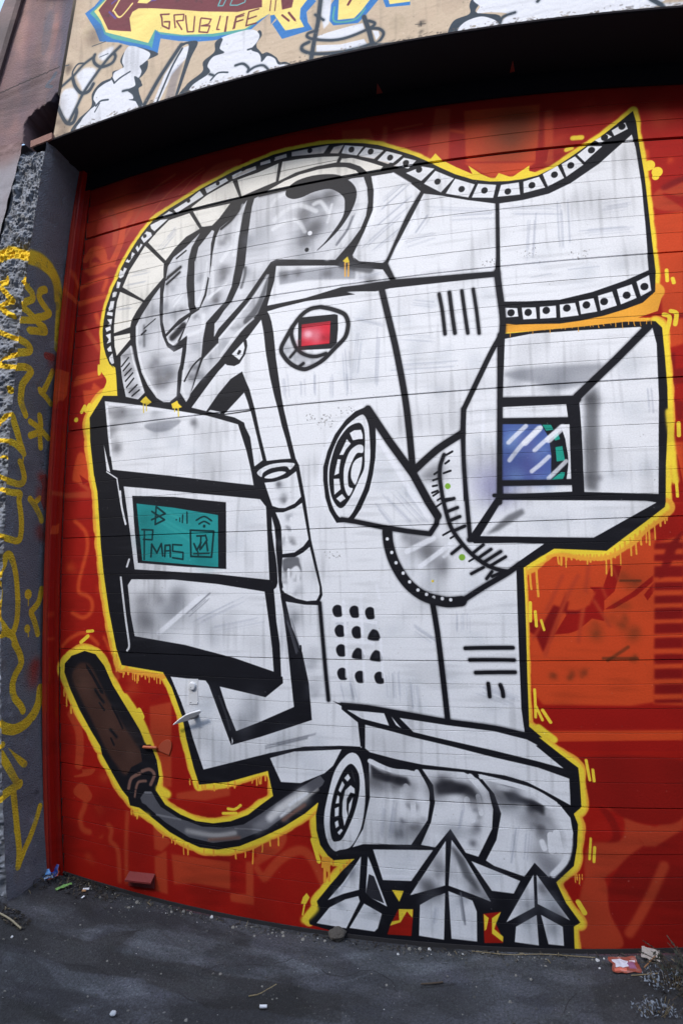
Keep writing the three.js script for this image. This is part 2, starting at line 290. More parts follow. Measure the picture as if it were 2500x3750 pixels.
  p('y',[217,2448,237,2396,252,2284,167,2297,189,2367,150,2437,157,2583,185,2501],1);
  p('y',[1797,3233,1827,3264,1855,3227,1911,3185,1984,3136,1967,3180,2021,3129,2075,3093,2095,3120,2148,3090,2223,3132,2221,3107,2274,3083,2165,3067,2029,3097,1909,3144]);
  l('y',24,[2404,3223,2439,3219],1,4);
  l('y',19,[2375,3174,2397,3179],1,4);
  p('y',[2123,1410,2201,1460,2235,1484,2210,1482,2133,1427]);
  drip('o',8,[2131,1392,2190,1395],2,68,127,3);
  drip('o',7,[2242,1450,2431,1446],14,10,41,4);
  drip('o',7,[2416,1446,2452,1454],2,41,98,12);
  drip('o',7,[2460,1467,2672,1616],12,20,72,5);
  drip('o',7,[314,966,527,947],18,10,51,7);
  drip('o',7,[530,271,667,219,941,224,1107,308],13,11,56,8);
  drip('o',6,[278,1050,314,971],3,11,95,9);
  drip('o',7,[663,500,757,474,970,523,1025,535],12,9,34,10);
  drip('o',9,[3,880,54,796],3,22,65,11);
  drip('o',12,[1267,222,1316,226],6,18,88,13);
  drip('o',11,[1338,179,1387,232],4,18,79,14);
  drip('o',5,[2242,250,2284,254],4,9,46,15);
  drip('o',8,[376,352,420,350],3,12,40,16);
  p('k0',[230,2424,202,2452,181,2498,167,2545,161,2591,159,2636,163,2681,173,2744,191,2792,209,2845,238,2896,266,2948,231,2893,255,2947,292,3008,329,3062,366,3111,403,3150,433,3178,514,3219,606,3258,685,3295,763,3323,846,3352,934,3374,1061,3404,1140,3410,1252,3412,1335,3407,1417,3395,1497,3378,1566,3356,1628,3327,1730,3272,1797,3228,1844,3193,1909,3149,1983,3110,2057,3087,2130,3076,2193,3074,2256,3080,2328,3105,2391,3139,2454,3176,2516,3209,2578,3251,2644,3298,2644,3298,2653,3247,2657,3158,2669,3010,2674,2866,2678,2724,2681,2650,2683,2585,2676,2503,2676,2503,2627,2462,2561,2443,2478,2425,2394,2415,2309,2412,2223,2420,2136,2428,2088,2438,2086,2393,2135,2392,2222,2392,2392,2389,2558,2391,2669,2380,2669,2380,2691,2351,2693,2239,2693,2106,2687,1975,2677,1888,2667,1803,2656,1651,2652,1634,2652,1634,2601,1595,2433,1470,2239,1483,2119,1410,2119,1410,2119,1280,2116,1108,2113,982,2112,857,2111,791,2111,791,2157,752,2145,752,2219,694,2283,646,2286,598,2287,503,2258,477,2271,439,2263,360,2248,289,2182,225,2213,155,2260,91,2236,74,2235,-13,2235,-13,2000,-41,1895,-38,1523,-58,1469,-72,1211,-31,1207,-15,1247,46,1242,61,1297,127,1351,189,1404,240,1343,231,1316,227,1290,244,1259,282,1244,339,1242,401,1253,447,1251,449,1194,401,1098,340,1000,290,901,247,801,225,719,227,646,248,572,279,507,320,431,365,386,390,330,442,283,506,224,589,214,626,163,692,96,788,45,876,9,955,10,996,45,1032,115,1056,174,1041,222,989,271,901,342,806,411,712,480,593,505,509,499,453,499,453,549,392,623,356,697,334,779,331,861,346,941,378,1000,423,1054,462,1030,563,849,507,711,487,711,487,684,557,645,685,627,768,571,900,526,966,526,966,314,994,314,994,283,1070,237,1251,209,1394,186,1550,169,1708,157,1815,134,1901,108,2065,100,2186,173,2291,252,2284,243,2384,236,2429,217,2442]);
  p('w',[996,3360,1001,3373,1045,3381,1048,3365]);
  p('w',[849,3334,870,3342,899,3351,905,3342,923,3353,972,3361,974,3343,855,3315]);
  p('w',[706,3293,763,3311,817,3328,830,3311,718,3265]);
  p('w',[539,3210,606,3240,679,3286,700,3255,555,3189]);
  p('w',[477,3186,514,3206,545,3187,483,3177]);
  p('w',[412,3149,468,3167,509,3166,435,3112,416,3130]);
  p('w',[360,3088,391,3119,416,3109,423,3090,379,3058]);
  p('w',[332,3038,342,3051,352,3035,361,3058,372,3050,346,3015]);
  p('w',[286,2985,299,2998,305,2988,314,3020,330,3008,296,2965,277,2974]);
  p('w',[249,2936,265,2925,271,2945,287,2936,263,2898,241,2901]);
  d('k0',10,[775,3307,619,3243,382,3095,299,2989]);
  p('w',[256,2930,263,2913,281,2927,267,2897,252,2890,240,2898,247,2911]);
  p('w',[233,2876,253,2869,244,2840,229,2842]);
  p('w',[210,2817,217,2825,235,2821,228,2797,209,2794]);
  p('w',[195,2755,199,2776,221,2775,215,2734,191,2727,188,2738]);
  p('w',[184,2724,213,2716,212,2697,179,2707]);
  p('w',[182,2684,210,2683,206,2649,181,2653,198,2661]);
  p('w',[174,2639,203,2645,206,2626,182,2618]);
  p('w',[178,2602,205,2608,208,2563,184,2557,196,2578]);
  p('w',[187,2529,207,2545,215,2513,195,2515]);
  p('w',[199,2483,218,2504,229,2453,217,2448,204,2465]);
  p('w2',[850,3324,909,3348,970,3362,973,3348,850,3318]);
  p('w2',[996,3375,1043,3382,1045,3370,1071,3377,1070,3389,1128,3395,1129,3377,996,3362]);
  p('w2',[1154,3399,1338,3399,1310,3363,1154,3377]);
  p('w2',[1360,3385,1409,3387,1381,3349,1341,3357]);
  p('w2',[1422,3376,1502,3360,1464,3325,1399,3346]);
  p('w2',[1515,3346,1594,3322,1549,3289,1479,3316]);
  p('w2',[1615,3313,1679,3284,1613,3252,1565,3278]);
  p('w2',[1696,3264,1713,3258,1712,3222,1636,3238]);
  d('k0',14,[1442,3354,1536,3331,1621,3282]);
  d('k0',12,[1244,3389,1693,3237]);
  d('k0',10,[909,3360,1057,3374]);
  p('w',[1413,3384,1499,3360,1469,3322,1397,3347]);
  p('w',[1511,3354,1592,3325,1550,3292,1477,3320]);
  p('w',[1607,3317,1679,3282,1635,3253,1565,3279]);
  p('w',[1685,3270,1741,3246,1704,3213,1645,3238]);
  p('w',[1767,3212,1820,3192,1760,3143,1693,3194]);
  p('w',[1824,3181,1904,3130,1845,3073,1772,3127]);
  p('w',[1909,3127,1992,3085,1962,3029,1866,3064]);
  p('w',[2006,3086,2082,3067,2067,3009,1977,3026]);
  p('w',[2102,3063,2176,3062,2179,3005,2086,3011]);
  p('w',[2195,3062,2260,3073,2282,3019,2194,3009]);
  p('w',[2275,3082,2337,3109,2360,3049,2293,3022]);
  p('w',[2353,3113,2408,3139,2439,3095,2369,3053]);
  p('w',[2417,3144,2462,3175,2517,3164,2445,3106]);
  p('w',[2489,3196,2537,3216,2557,3199,2510,3179]);
  p('w',[2557,3227,2611,3253,2620,3222,2566,3201]);
  d('k0',14,[1444,3356,1534,3329,1623,3282,1694,3242,1752,3199,1832,3127,1935,3073,2032,3050,2129,3028,2229,3039,2322,3071,2389,3101,2474,3154,2528,3201,2598,3237]);
  p('w',[2095,2507,2144,2499,2147,2462,2095,2464]);
  p('w',[2162,2499,2218,2494,2220,2444,2166,2447]);
  p('w',[2234,2494,2298,2491,2297,2439,2233,2442]);
  p('w',[2313,2494,2373,2494,2384,2438,2313,2437]);
  p('w',[2388,2499,2445,2505,2456,2446,2393,2442]);
  p('w',[2462,2513,2517,2524,2531,2462,2469,2448]);
  p('w',[2535,2531,2592,2545,2606,2485,2546,2465]);
  p('w',[2610,2554,2658,2575,2662,2510,2622,2490]);
  d('k0',15,[2118,2482,2187,2475,2259,2475,2340,2475,2416,2479,2484,2485,2570,2501,2638,2529]);
  p('cr',[1108,3358,1196,3356,1307,3346,1386,3333,1372,3306,1273,3304,1173,3291,1088,3263]);
  p('cr',[1397,3321,1448,3314,1522,3280,1590,3245,1574,3229,1518,3228,1484,3265,1437,3291,1388,3303]);
  p('cr',[877,3307,985,3326,1088,3353,1074,3263,1019,3249,900,3218]);
  p('cr',[1008,3217,1042,3228,1116,3258,1195,3278,1284,3287,1361,3284,1415,3274,1463,3249,1478,3229,1414,3224,1382,3239,1322,3255,1251,3260,1184,3249,1144,3227,1133,3217]);
  p('cr',[634,3205,718,3256,852,3307,888,3215,811,3211,649,3197]);
  p('cr',[644,3183,841,3191,782,3122,747,3092,705,3093,693,3095]);
  p('cr',[402,3057,448,3104,515,3159,625,3177,681,3085,609,3055,549,3005,500,2948]);
  p('cr',[386,3042,491,2934,489,2908,490,2862,387,2758,264,2842,301,2924]);
  p('cr',[252,2819,380,2750,345,2705,322,2667,314,2628,224,2606,223,2656,228,2719,236,2773]);
  p('cr',[225,2590,314,2596,315,2565,242,2488,229,2538]);
  l('g1',18,[511,3058,559,3110],1,8);
  l('g1',18,[462,3006,541,3083],1,8);
  l('g1',14,[288,2848,385,2853],1,7);
  l('g1',14,[316,2899,413,2904],1,7);
  l('g1',14,[242,2735,325,2734],1,7);
  p('lg',[474,2814,472,2689,478,2622,491,2563,516,2507,553,2476,599,2493,589,2413,576,2371,571,2255,535,2228,502,2231,465,2256,417,2321,382,2390,361,2466,347,2543,345,2628,375,2683,430,2761]);
  b('g2',59,[419,2615,461,2412]);
  b('g3',40,[457,2413,472,2359,491,2314,533,2340]);
  b('wa',41,[394,2476,507,2456,525,2259]);
  b('g2',31,[383,2539,532,2397,450,2710]);
  l('g3',11,[390,2628,393,2521],1,9);
  l('k0',6,[451,2654,391,2612]);
  l('k0',9,[401,2600,377,2582]);
  l('wa',12,[352,2623,354,2543,371,2457,406,2365,464,2273],1,4);
  p('lg',[264,2485,321,2535,337,2460,368,2378,401,2287,366,2256,299,2275,277,2364,266,2432]);
  b('g3',32,[303,2490,305,2397,346,2305]);
  l('wa',14,[321,2524,343,2437,389,2302],1,4);
  l('k0',8,[271,2431,308,2472]);
  l('k0',8,[281,2408,314,2443]);
  l('k0',8,[291,2383,325,2415]);
  l('k0',8,[295,2354,334,2392]);
  l('k0',8,[302,2322,340,2364]);
  l('k0',8,[317,2295,359,2330]);
  l('k0',8,[333,2276,371,2303]);
  p('lg',[513,2916,543,2959,610,3002,684,3064,640,2997,623,2936,615,2840,615,2804,626,2697,636,2665,578,2636,507,2570,492,2633,491,2776,506,2873]);
  b('g2',36,[547,2813,550,2680,516,2728]);
  b('wa',27,[597,2896,595,2718,518,2639]);
  b('g3',27,[573,2668]);
  l('k0',9,[504,2848,583,2903]);
  l('k0',10,[509,2825,577,2877]);
  l('wa',10,[549,2706,590,2754],1,3);
  l('wa',6,[544,2734,590,2772],1,2);
  l('k0',8,[559,2951,610,2984]);
  l('k0',11,[514,2860,581,2904]);
  p('lg',[510,2556,551,2591,631,2643,616,2601,580,2531,548,2508,525,2524]);
  l('k1',32,[543,2548,570,2571,602,2603],1,9);
  l('wa',9,[520,2538,553,2512,578,2531],1,3);
  l('k0',6,[625,2609,598,2568,575,2527]);
  p('lg',[676,2992,747,3069,759,3061,742,3000,735,2824,727,2833,710,2748,683,2681,670,2677,660,2701,656,2821,656,2932,659,2919]);
  b('g2',27,[686,2839]);
  l('wa',12,[722,2905,705,2792,674,2699],1,4);
  p('lg',[789,3074,848,3111,894,3150,929,3196,906,3119,886,3006,872,2888,861,2807,867,2861,850,2767,819,2697,784,2665,721,2604,706,2530,698,2440,687,2390,644,2253,622,2221,589,2271,597,2330,605,2389,618,2470,623,2552,585,2526,620,2609,643,2651,684,2672,719,2738,732,2811,745,2897,749,2941,766,3025]);
  b('g3',35,[813,3018,820,2856]);
  b('g3',31,[800,2832,778,2730]);
  b('g2',27,[733,2692]);
  l('wa',18,[707,2643,698,2574,626,2552],1,5);
  l('wa',18,[733,2727,751,2751,750,2875],1,4);
  l('wa',13,[742,2735,823,2785],1,3);
  b('g2',31,[668,2491]);
  b('g3',22,[651,2342,655,2384]);
  l('wa',13,[605,2376,602,2291,621,2238],1,4);
  b('g3',18,[670,2647,769,2705]);
  l('wa',20,[796,2905,848,2966],1,5);
  l('k0',11,[795,3067,848,3105,891,3156]);
  l('wa',17,[906,3171,883,3059,860,2924],1,5);
  l('k0',8,[693,2430,655,2397,629,2357,611,2324]);
  l('k0',11,[702,2427,678,2361,661,2298,646,2249]);
  p('lg',[965,3195,1008,3211,1133,3215,1172,3176,1360,3200,1446,3213,1499,3210,1514,3156,1517,3084,1506,3019,1479,2958,1435,2904,1360,2828,1075,2872,1047,2862,921,2697,785,2565,762,2526,764,2593,784,2612,811,2650,851,2693,890,2770,912,2855,913,2827,933,3015,953,3156]);
  b('g2',67,[1304,3097,1204,2968,1249,3039,1013,2986,1321,3128]);
  b('g3',41,[1221,3072,1198,2957,1261,3139,1342,3130,1298,3031,1243,2984]);
  b('g2',57,[1170,2883,956,2966]);
  b('wa',51,[1025,3133,1081,2930,1357,3044]);
  l('wa',22,[1065,3069,1127,3110,1194,3121,1271,3080],1,6);
  l('wa',20,[1059,3024,1127,3053,1182,3044,1215,2988],1,6);
  l('wa',20,[1260,3116,1293,3122,1320,3083,1331,3059],1,6);
  l('wa',12,[1347,3101,1336,3058,1325,3016],1,4);
  d('w',11,[1240,2976]);
  d('k0',10,[1224,2897]);
  l('wa',32,[1488,3177,1491,3077,1453,2984,1387,2895,1322,2844],1,9);
  l('g2',16,[1438,3030,1410,2969,1355,2900],1,6);
  l('wa',17,[1042,3130,1071,3171,1122,3197],1,6);
  p('k1',[1122,3197,1139,3225,1184,3250,1251,3260,1322,3256,1382,3240,1430,3205,1456,3172,1465,3137,1457,3094,1432,3042,1389,2983,1340,2935,1280,2889,1277,2891,1318,2928,1378,3001,1403,3047,1408,3091,1404,3125,1375,3158,1332,3181,1261,3178,1205,3162,1161,3160,1130,3175],1);
  l('k0',11,[991,3205,1071,3211,1139,3216]);
  b('g2',31,[916,2832,824,2670]);
  b('wa',26,[982,2845,895,2722]);
  l('g3',13,[921,2853,916,2810,899,2756],1,5);
  p('lg',[1039,2806,1024,2705,983,2617,895,2533,786,2404,692,2317,637,2254,652,2278,705,2422,785,2495,785,2520,948,2689]);
  p('g4',[1037,2800,1022,2706,983,2621,930,2572,913,2591,969,2652,1004,2725],1,6);
  b('g3',39,[974,2643,917,2582]);
  b('g2',30,[812,2478,873,2557]);
  l('wa',11,[1030,2799,943,2681,794,2519],1,3);
  l('wa',10,[961,2594,874,2527,790,2425],1,3);
  b('g2',26,[759,2417,692,2338]);
  l('wa',11,[714,2426,780,2487],1,3);
  b('g3',18,[683,2352]);
  p('w',[1074,2839,1218,2820,1355,2801,1404,2789,1419,2785,1578,2750,1614,2689,1387,2693,1217,2663,1030,2649,1047,2711,1065,2768]);
  p('g2',[1086,2808,1218,2805,1322,2801,1452,2778,1451,2724,1301,2740,1218,2748,1091,2744],0,7);
  b('g3',25,[1112,2792,1176,2792,1322,2780]);
  b('g3',51,[1419,2783,1519,2738]);
  l('g4',34,[1389,2800,1519,2758],1,8);
  p('w',[1030,2621,1090,2632,1217,2647,1450,2650,1397,2671,1542,2652,1611,2658,2061,2650,2072,2534,2073,2399,1908,2082,1894,1989,1893,1685,1908,1730,1916,1528,1931,1511,2203,1504,2091,1428,2086,1108,2085,856,2094,759,1978,777,1809,799,1669,820,1571,831,1359,853,1299,869,1272,1225,1261,1266,1281,1307,1278,1341,1263,1413,1233,1546,1206,1733,1179,1883,1163,1916,1109,2145,1097,2210,1081,2325,1072,2388,1060,2514,1051,2566,1041,2601]);
  p('w',[1000,2585,1011,2528,1023,2418,1042,2307,1063,2213,1081,2147,1098,2073,1118,2007,1141,1916,1093,1916,1026,1913,993,2044,969,2156,942,2255,927,2289,905,2344,848,2313,787,2248,726,2168,650,2192,743,2307,786,2357,817,2386,874,2450,931,2503]);
  p('w',[735,2166,748,2173,803,2158,794,2151]);
  p('w',[916,2242,933,2197,945,2156,816,2147,834,2164]);
  p('w',[816,2143,949,2150,976,2044,1007,1917,967,1891,946,2029,923,2075,916,2099,868,2127]);
  p('k0',[917,2507,928,2491,931,2465,922,2428,892,2384,866,2374,830,2382,817,2393,856,2435]);
  p('w',[912,2488,918,2458,909,2425,891,2401,854,2433]);
  p('k0',[889,2451,901,2445,898,2433,885,2426,879,2433]);
  l('k0',9,[787,2241,840,2243,905,2245],0);
  p('w',[980,1861,1010,1885,1052,1897,1101,1900,1134,1898,1159,1891,1138,1866,1122,1881,1093,1883,1043,1876,1010,1859,1001,1840],1);
  p('w',[1016,1835,1031,1848,1064,1858,1093,1861,1118,1855,1093,1841,1051,1831],1);
  p('w',[1016,1813,1064,1815,1126,1831,1166,1857,1188,1741,1158,1712,1113,1694,1084,1695,1053,1706,1035,1757]);
  p('w',[1068,1676,1104,1675,1158,1692,1192,1714,1221,1551,1197,1521,1156,1495,1100,1489,1094,1609,1084,1640]);
  p('w',[1100,1473,1156,1474,1196,1494,1226,1518,1251,1413,1268,1345,1268,1311,1254,1285,1210,1282,1163,1293,1107,1320,1095,1377,1097,1435]);
  p('w',[1049,1659,1063,1610,1069,1551,1069,1513,1077,1435,1082,1359,1091,1309,1089,1286,1062,1321,1077,1362,1075,1424,1069,1474,1059,1532,1051,1591]);
  b('g2',24,[1084,1794,1101,1746,1125,1647,1104,1550]);
  b('g3',18,[1080,1802,1101,1730,1140,1538,1129,1604,1111,1377]);
  p('g4',[1104,1465,1168,1475,1180,1448,1188,1410,1172,1433,1156,1434,1140,1423,1107,1415],1,5);
  b('g3',19,[1119,1404,1171,1384]);
  l('w',13,[1128,1419,1127,1373]);
  l('w',15,[1172,1403,1171,1365]);
  l('w',16,[1200,1433,1195,1372],1,2);
  l('w',19,[1051,1780,1059,1732,1066,1720]);
  l('w',13,[1141,1646,1149,1588]);
  l('w',16,[1169,1637,1169,1598],1,2);
  l('w',12,[1118,1589,1120,1550],1,2);
  l('w',19,[1107,1335,1155,1354,1227,1345],1,3);
  b('g2',23,[1171,1323]);
  l('w',15,[1251,1356,1254,1300],1,3);
  l('g1',19,[1114,2301,1122,2208],1,7);
  l('g1',19,[1197,2272,1199,2201],1,7);
  l('g1',19,[1263,2307,1262,2206],1,7);
  l('g1',18,[1336,2279,1335,2191],1,7);
  l('g1',18,[1408,2281,1411,2192],1,7);
  l('g1',22,[1402,2394,1410,2232],1,9);
  l('g1',22,[1463,2448,1440,2269],1,9);
  l('g1',22,[1542,2459,1527,2222],1,9);
  l('g1',21,[1658,2426,1790,2402],1,9);
  l('g1',21,[1626,2291,1897,2283],1,8);
  l('g1',21,[1710,2580,1804,2558],1,9);
  l('g1',22,[1445,2532,1572,2486],1,9);
  l('g1',42,[1379,948,1396,868],1,16);
  l('g1',41,[1575,988,1581,873],1,16);
  l('g1',40,[1655,945,1661,850],1,16);
  l('g1',40,[1876,1228,1874,1158],1,16);
  l('g1',18,[1249,962,1273,905],1,7);
  l('g1',18,[1242,1118,1245,1040],1,7);
  l('g1',18,[1342,1177,1391,1178],1,7);
  l('g1',38,[1934,935,2066,889],1,15);
  l('g1',41,[1670,1157,1749,1105],1,16);
  l('g1',22,[1448,2727,1568,2741],1,9);
  b('g1',50,[1475,2548]);
  b('g1',50,[1453,2449]);
  b('g1',50,[1501,2363]);
  b('g1',50,[1411,2312]);
  b('g1',48,[1713,2361]);
  b('g1',48,[1702,2284]);
  b('g1',47,[1783,2188]);
  b('g1',47,[1843,2328]);
  b('g1',46,[1988,2293]);
  b('g1',47,[2017,2561]);
  b('g1',49,[1680,2514]);
  b('g1',48,[1795,2569]);
  b('g1',49,[1509,2263]);
  b('g1',50,[1440,2250]);
  b('g1',52,[1468,1174,1607,1193,1664,963,1908,1158,2048,1228,1832,967,1981,852,1563,899,1396,868,1662,867]);
  p('w',[1534,3207,1636,3206,1710,3143,1759,3091,1604,2808,1589,2779,1470,2805,1440,2832,1455,2806,1440,2838,1494,2939,1538,3041,1544,3134]);
  l('g1',14,[1569,3042,1696,3140],1,5);
  l('g1',14,[1536,2960,1708,3084],1,5);
  l('g1',14,[1503,2878,1692,3021],1,5);
  l('g1',14,[1544,2844,1659,2924],1,5);
  l('g1',14,[1591,3082,1675,3144],1,5);
  l('wb',18,[1553,3194,1558,3110,1537,3003,1488,2896,1455,2841],1,3);
  l('wb',14,[1635,3201,1710,3138],1,3);
  p('w',[1769,3081,1849,3057,1961,3017,2076,2981,2068,2740,2061,2674,1948,2680,1626,2692,1599,2770,1614,2806]);
  l('g1',26,[1719,2892,1789,2984],1,10);
  l('g1',25,[1809,3002,2060,2949],1,10);
  l('g1',26,[1689,2856,1805,2879],1,10);
  l('g1',25,[1902,2945,2059,2930],1,10);
  l('wb',22,[1629,2824,1721,2944,1772,3060],1,5);
  p('w',[2091,2979,2188,2978,2295,2989,2384,3021,2500,3088,2633,3194,2644,3131,2656,2965,2659,2774,2659,2653,2657,2672,2658,2596,2568,2564,2442,2532,2314,2515,2185,2524,2092,2535,2082,2659]);
  l('g1',37,[2211,2895,2194,2722],1,17);
  l('g1',37,[2124,2949,2335,2914],1,17);
  l('g1',36,[2345,2932,2344,2756],1,16);
  l('g1',35,[2505,2885,2605,2887],1,16);
  l('g1',35,[2415,2803,2607,2792],1,16);
  b('g1',53,[2237,2706,2404,2596,2541,2661]);
  l('g1',7,[2207,2627,2286,2633]);
  l('g1',7,[2355,2641,2473,2638]);
  p('w',[2057,2348,2046,2024,2026,1679,2027,1704,1916,1548,1910,1730,1899,1684,1912,1988,1918,2079]);
  p('w',[2088,2371,2195,2381,2391,2374,2612,2363,2627,2347,2355,2102,2068,2118]);
  p('w',[2656,2355,2667,2286,2660,2064,2633,1685,2364,1706,2368,1954,2365,2079]);
  p('w',[2066,2078,2316,2069,2320,2014,2064,2028]);
  p('w',[2055,1744,2320,1737,2321,1709,2054,1711]);
  p('w',[2048,1687,2582,1662,2624,1652,2388,1522,1954,1542]);
  p('g2',[2079,2227,2214,2237,2474,2225,2387,2143,2294,2133,2078,2209],0,14);
  b('g2',53,[2144,2212,2297,2188,2253,2164]);
  p('g3',[2388,2097,2436,2138,2433,1950,2415,1704,2371,1715],0,19);
  b('g3',34,[2411,2068,2402,1766]);
  b('g1',60,[2534,2022,2584,1808,2546,2200,2479,1779]);
  l('g1',12,[2628,2120,2629,2014],1,3);
  p('g3',[2065,1623,2126,1649,2134,1629,2028,1562,1976,1546],0,10);
  b('g1',50,[2267,1615,2428,1592,2182,1583]);
  b('g1',36,[1974,1937,1933,1801,2014,2064]);
  l('wb',12,[1988,2066,1965,1708],1,5);
  p('bl',[2062,2005,2215,1993,2242,1936,2248,1864,2241,1759,2050,1769]);
  b('vi',97,[2073,1802,2143,1834]);
  b('sk',54,[2142,1980,2080,1957]);
  b('sk',44,[2197,1885,2081,1774,2217,1776]);
  b('vi',53,[2146,1898]);
  p('te',[2219,1991,2253,1988,2262,1967,2233,1964]);
  p('te',[2258,1946,2277,1957,2285,1926,2265,1921]);
  p('te',[2265,1894,2292,1897,2299,1838,2267,1834]);
  p('te',[2281,1790,2299,1789,2287,1762,2243,1761]);
  p('w',[2289,1986,2324,1985,2318,1760,2299,1761,2310,1860,2305,1923]);
  l('k0',9,[2283,1979,2302,1896,2307,1833,2296,1761]);
  l('wb',18,[2083,1925,2115,1955,2155,1990],1,3);
  l('wb',18,[2084,1851,2139,1916,2212,1979],1,3);
  l('wb',17,[2184,1886,2233,1928,2299,1979],1,3);
  l('wb',17,[2169,1800,2203,1826,2238,1857],1,3);
  l('wb',17,[2233,1768,2268,1800,2303,1834],1,3);
  l('wb',26,[2148,1920,2206,1975],1,3);
  l('wb',28,[2241,1927,2294,1973],1,3);
  p('w',[1889,1947,1884,1685,1896,1526,1922,1513,2094,1511,2195,1504,2091,1429,2038,1392,1879,1297,1773,1300,1676,1373,1615,1483,1603,1562,1745,1546,1792,1616,1715,1789,1791,1869]);
  b('g3',54,[1662,1533,1744,1507,1778,1443]);
  b('g1',54,[1678,1436,1757,1353,1916,1351]);
  b('g3',46,[1762,1810]);
  l('wb',24,[1652,1487,1763,1539],1,5);
  l('wb',20,[1705,1422,1834,1514],1,4);
  l('wb',14,[1805,1461,1887,1522],1,4);
  l('k0',42,[1570,1573,1574,1521,1591,1456,1617,1401,1648,1355,1688,1318,1728,1295,1772,1282,1816,1274,1869,1278]);
  d('w',7,[1569,1542]);
  d('w',7,[1587,1484]);
  d('w',7,[1604,1440]);
  d('w',7,[1633,1396]);
  d('w',7,[1659,1359]);
  d('w',7,[1693,1325]);
  d('w',7,[1728,1307]);
  d('w',7,[1757,1294]);
  d('w',7,[1792,1289]);
  d('w',7,[1826,1284]);
  l('k0',21,[1869,1277,1958,1333,2055,1389,2103,1423]);
  l('k0',15,[1819,1891,1802,1845,1798,1799,1802,1752,1811,1688,1836,1587,1874,1522,1920,1467,1971,1426,2013,1406,2051,1397]);
  l('k0',13,[1813,1693,1854,1703]);
  l('k0',13,[1825,1649,1867,1664]);
  l('k0',13,[1837,1612,1875,1626]);
  l('k0',13,[1855,1570,1894,1586]);
  l('k0',12,[1920,1471,1965,1506]);
  l('k0',12,[1941,1451,1995,1487]);
  l('k0',12,[1962,1433,2033,1477]);
  l('k0',12,[1992,1421,2051,1455]);
  l('k0',12,[1837,1473,1882,1508]);
  l('k0',12,[1913,1389,1962,1414]);
  l('k0',12,[1973,1368,1995,1396]);
  l('k0',12,[1995,1377,2038,1394]);
  l('k0',8,[1768,1718,1792,1733]);
  l('k0',8,[1780,1671,1800,1684]);
  l('k0',8,[1804,1551,1846,1573]);
  l('k0',8,[1834,1537,1857,1550]);
  l('k0',8,[1906,1440,1937,1458]);
  l('k0',8,[1786,1699,1800,1707]);
  l('k0',9,[1829,1890,1854,1903]);
  l('k0',9,[1823,1853,1839,1864]);
  l('k0',9,[1815,1812,1844,1821]);
  l('k0',9,[1776,1810,1790,1818]);
  l('k0',9,[1770,1784,1789,1790]);
  l('k0',9,[1768,1759,1786,1762]);
  l('k0',9,[1764,1731,1787,1739]);
  l('k0',9,[1804,1701,1854,1704]);
  d('gr',12,[1830,1756]);
  d('gr',13,[1878,1457]);
  d('y',5,[1755,1361]);
  p('w',[1530,2028,1594,1933,1719,1739,1779,1636,1774,1598,1750,1564,1654,1579,1542,1597,1409,1632,1423,1629,1457,1676,1495,1760,1522,1856]);
  b('g1',57,[1547,1794,1596,1867,1640,1751]);
  l('g1',17,[1564,1727,1682,1601],1,6);
  l('g1',17,[1526,1691,1590,1605],1,7);
  l('g1',16,[1603,1745,1728,1600],1,6);
  l('g1',16,[1659,1742,1743,1627],1,6);
  l('wb',22,[1532,1996,1659,1769,1747,1626],1,6);
  p('k0',[1490,2127,1440,2110,1397,2076,1346,2012,1311,1939,1291,1869,1290,1811,1299,1732,1316,1674,1348,1619,1390,1621,1423,1629,1457,1676,1495,1755,1513,1824,1525,1897,1529,1966,1529,2028,1529,2078,1507,2109]);
  p('w',[1465,2092,1431,2073,1388,2035,1349,1974,1321,1901,1311,1843,1313,1777,1325,1710,1345,1664,1369,1637,1394,1634,1420,1661,1449,1713,1475,1769,1493,1833,1503,1906,1502,1989,1497,2047,1481,2086],1);
  p('k0',[1456,2057,1414,2045,1379,2010,1349,1962,1325,1888,1317,1826,1321,1764,1333,1722,1354,1689,1374,1684,1395,1703,1421,1743,1451,1803,1475,1855,1478,1928,1481,1982,1476,2032],1);
  p('w',[1413,2014,1434,2025,1464,2025,1471,2003,1471,1983,1454,1984,1427,1980]);
  p('w',[1400,1988,1417,1966,1395,1942,1382,1918,1365,1919,1383,1955]);
  p('w',[1357,1901,1371,1898,1365,1865,1362,1836,1341,1829]);
  p('w',[1338,1813,1363,1813,1369,1766,1340,1743]);
  p('w',[1348,1726,1375,1745,1390,1724,1366,1708]);
  p('w',[1450,1959,1472,1952,1470,1923,1445,1922,1424,1891,1404,1838,1403,1789,1409,1772,1423,1765,1404,1735,1386,1773,1383,1839,1394,1892,1416,1937],1);
  p('w',[1461,1903,1467,1900,1462,1855,1447,1811,1434,1783,1418,1808,1416,1837,1425,1874,1440,1894],1);
  l('wb',11,[1482,2132,1428,2116,1367,2057,1311,1973,1276,1870,1275,1787,1299,1683],1,5);
  l('k0',32,[1496,2116,1589,1963,1688,1814,1749,1691,1784,1632],0);
  l('k0',20,[1371,1633,1429,1622,1542,1595,1654,1573,1750,1558,1778,1598,1784,1632],0);
  l('k0',24,[1387,2678,1478,2679,1547,2682,1611,2682],0);
  l('k0',27,[1571,2653,1589,2565,1606,2482,1628,2370,1660,2161,1675,2005,1685,1843]);
  l('k0',22,[1589,2774,1626,2684],0);
  l('k0',23,[1621,2685,1780,2676,2071,2661],0);
  l('k0',25,[2069,2671,2074,2592,2080,2523,2084,2455,2079,2398]);
  l('k0',20,[2077,2394,2025,2309,1908,2082]);
  l('k0',18,[1906,2082,1899,1979],0);
  l('k0',16,[1899,1989,1900,1830,1906,1684,1914,1528]);
  l('k0',20,[2069,2390,2057,2117,2048,1932,2037,1678]);
  l('k0',30,[1893,1975,1793,1916,1694,1833]);
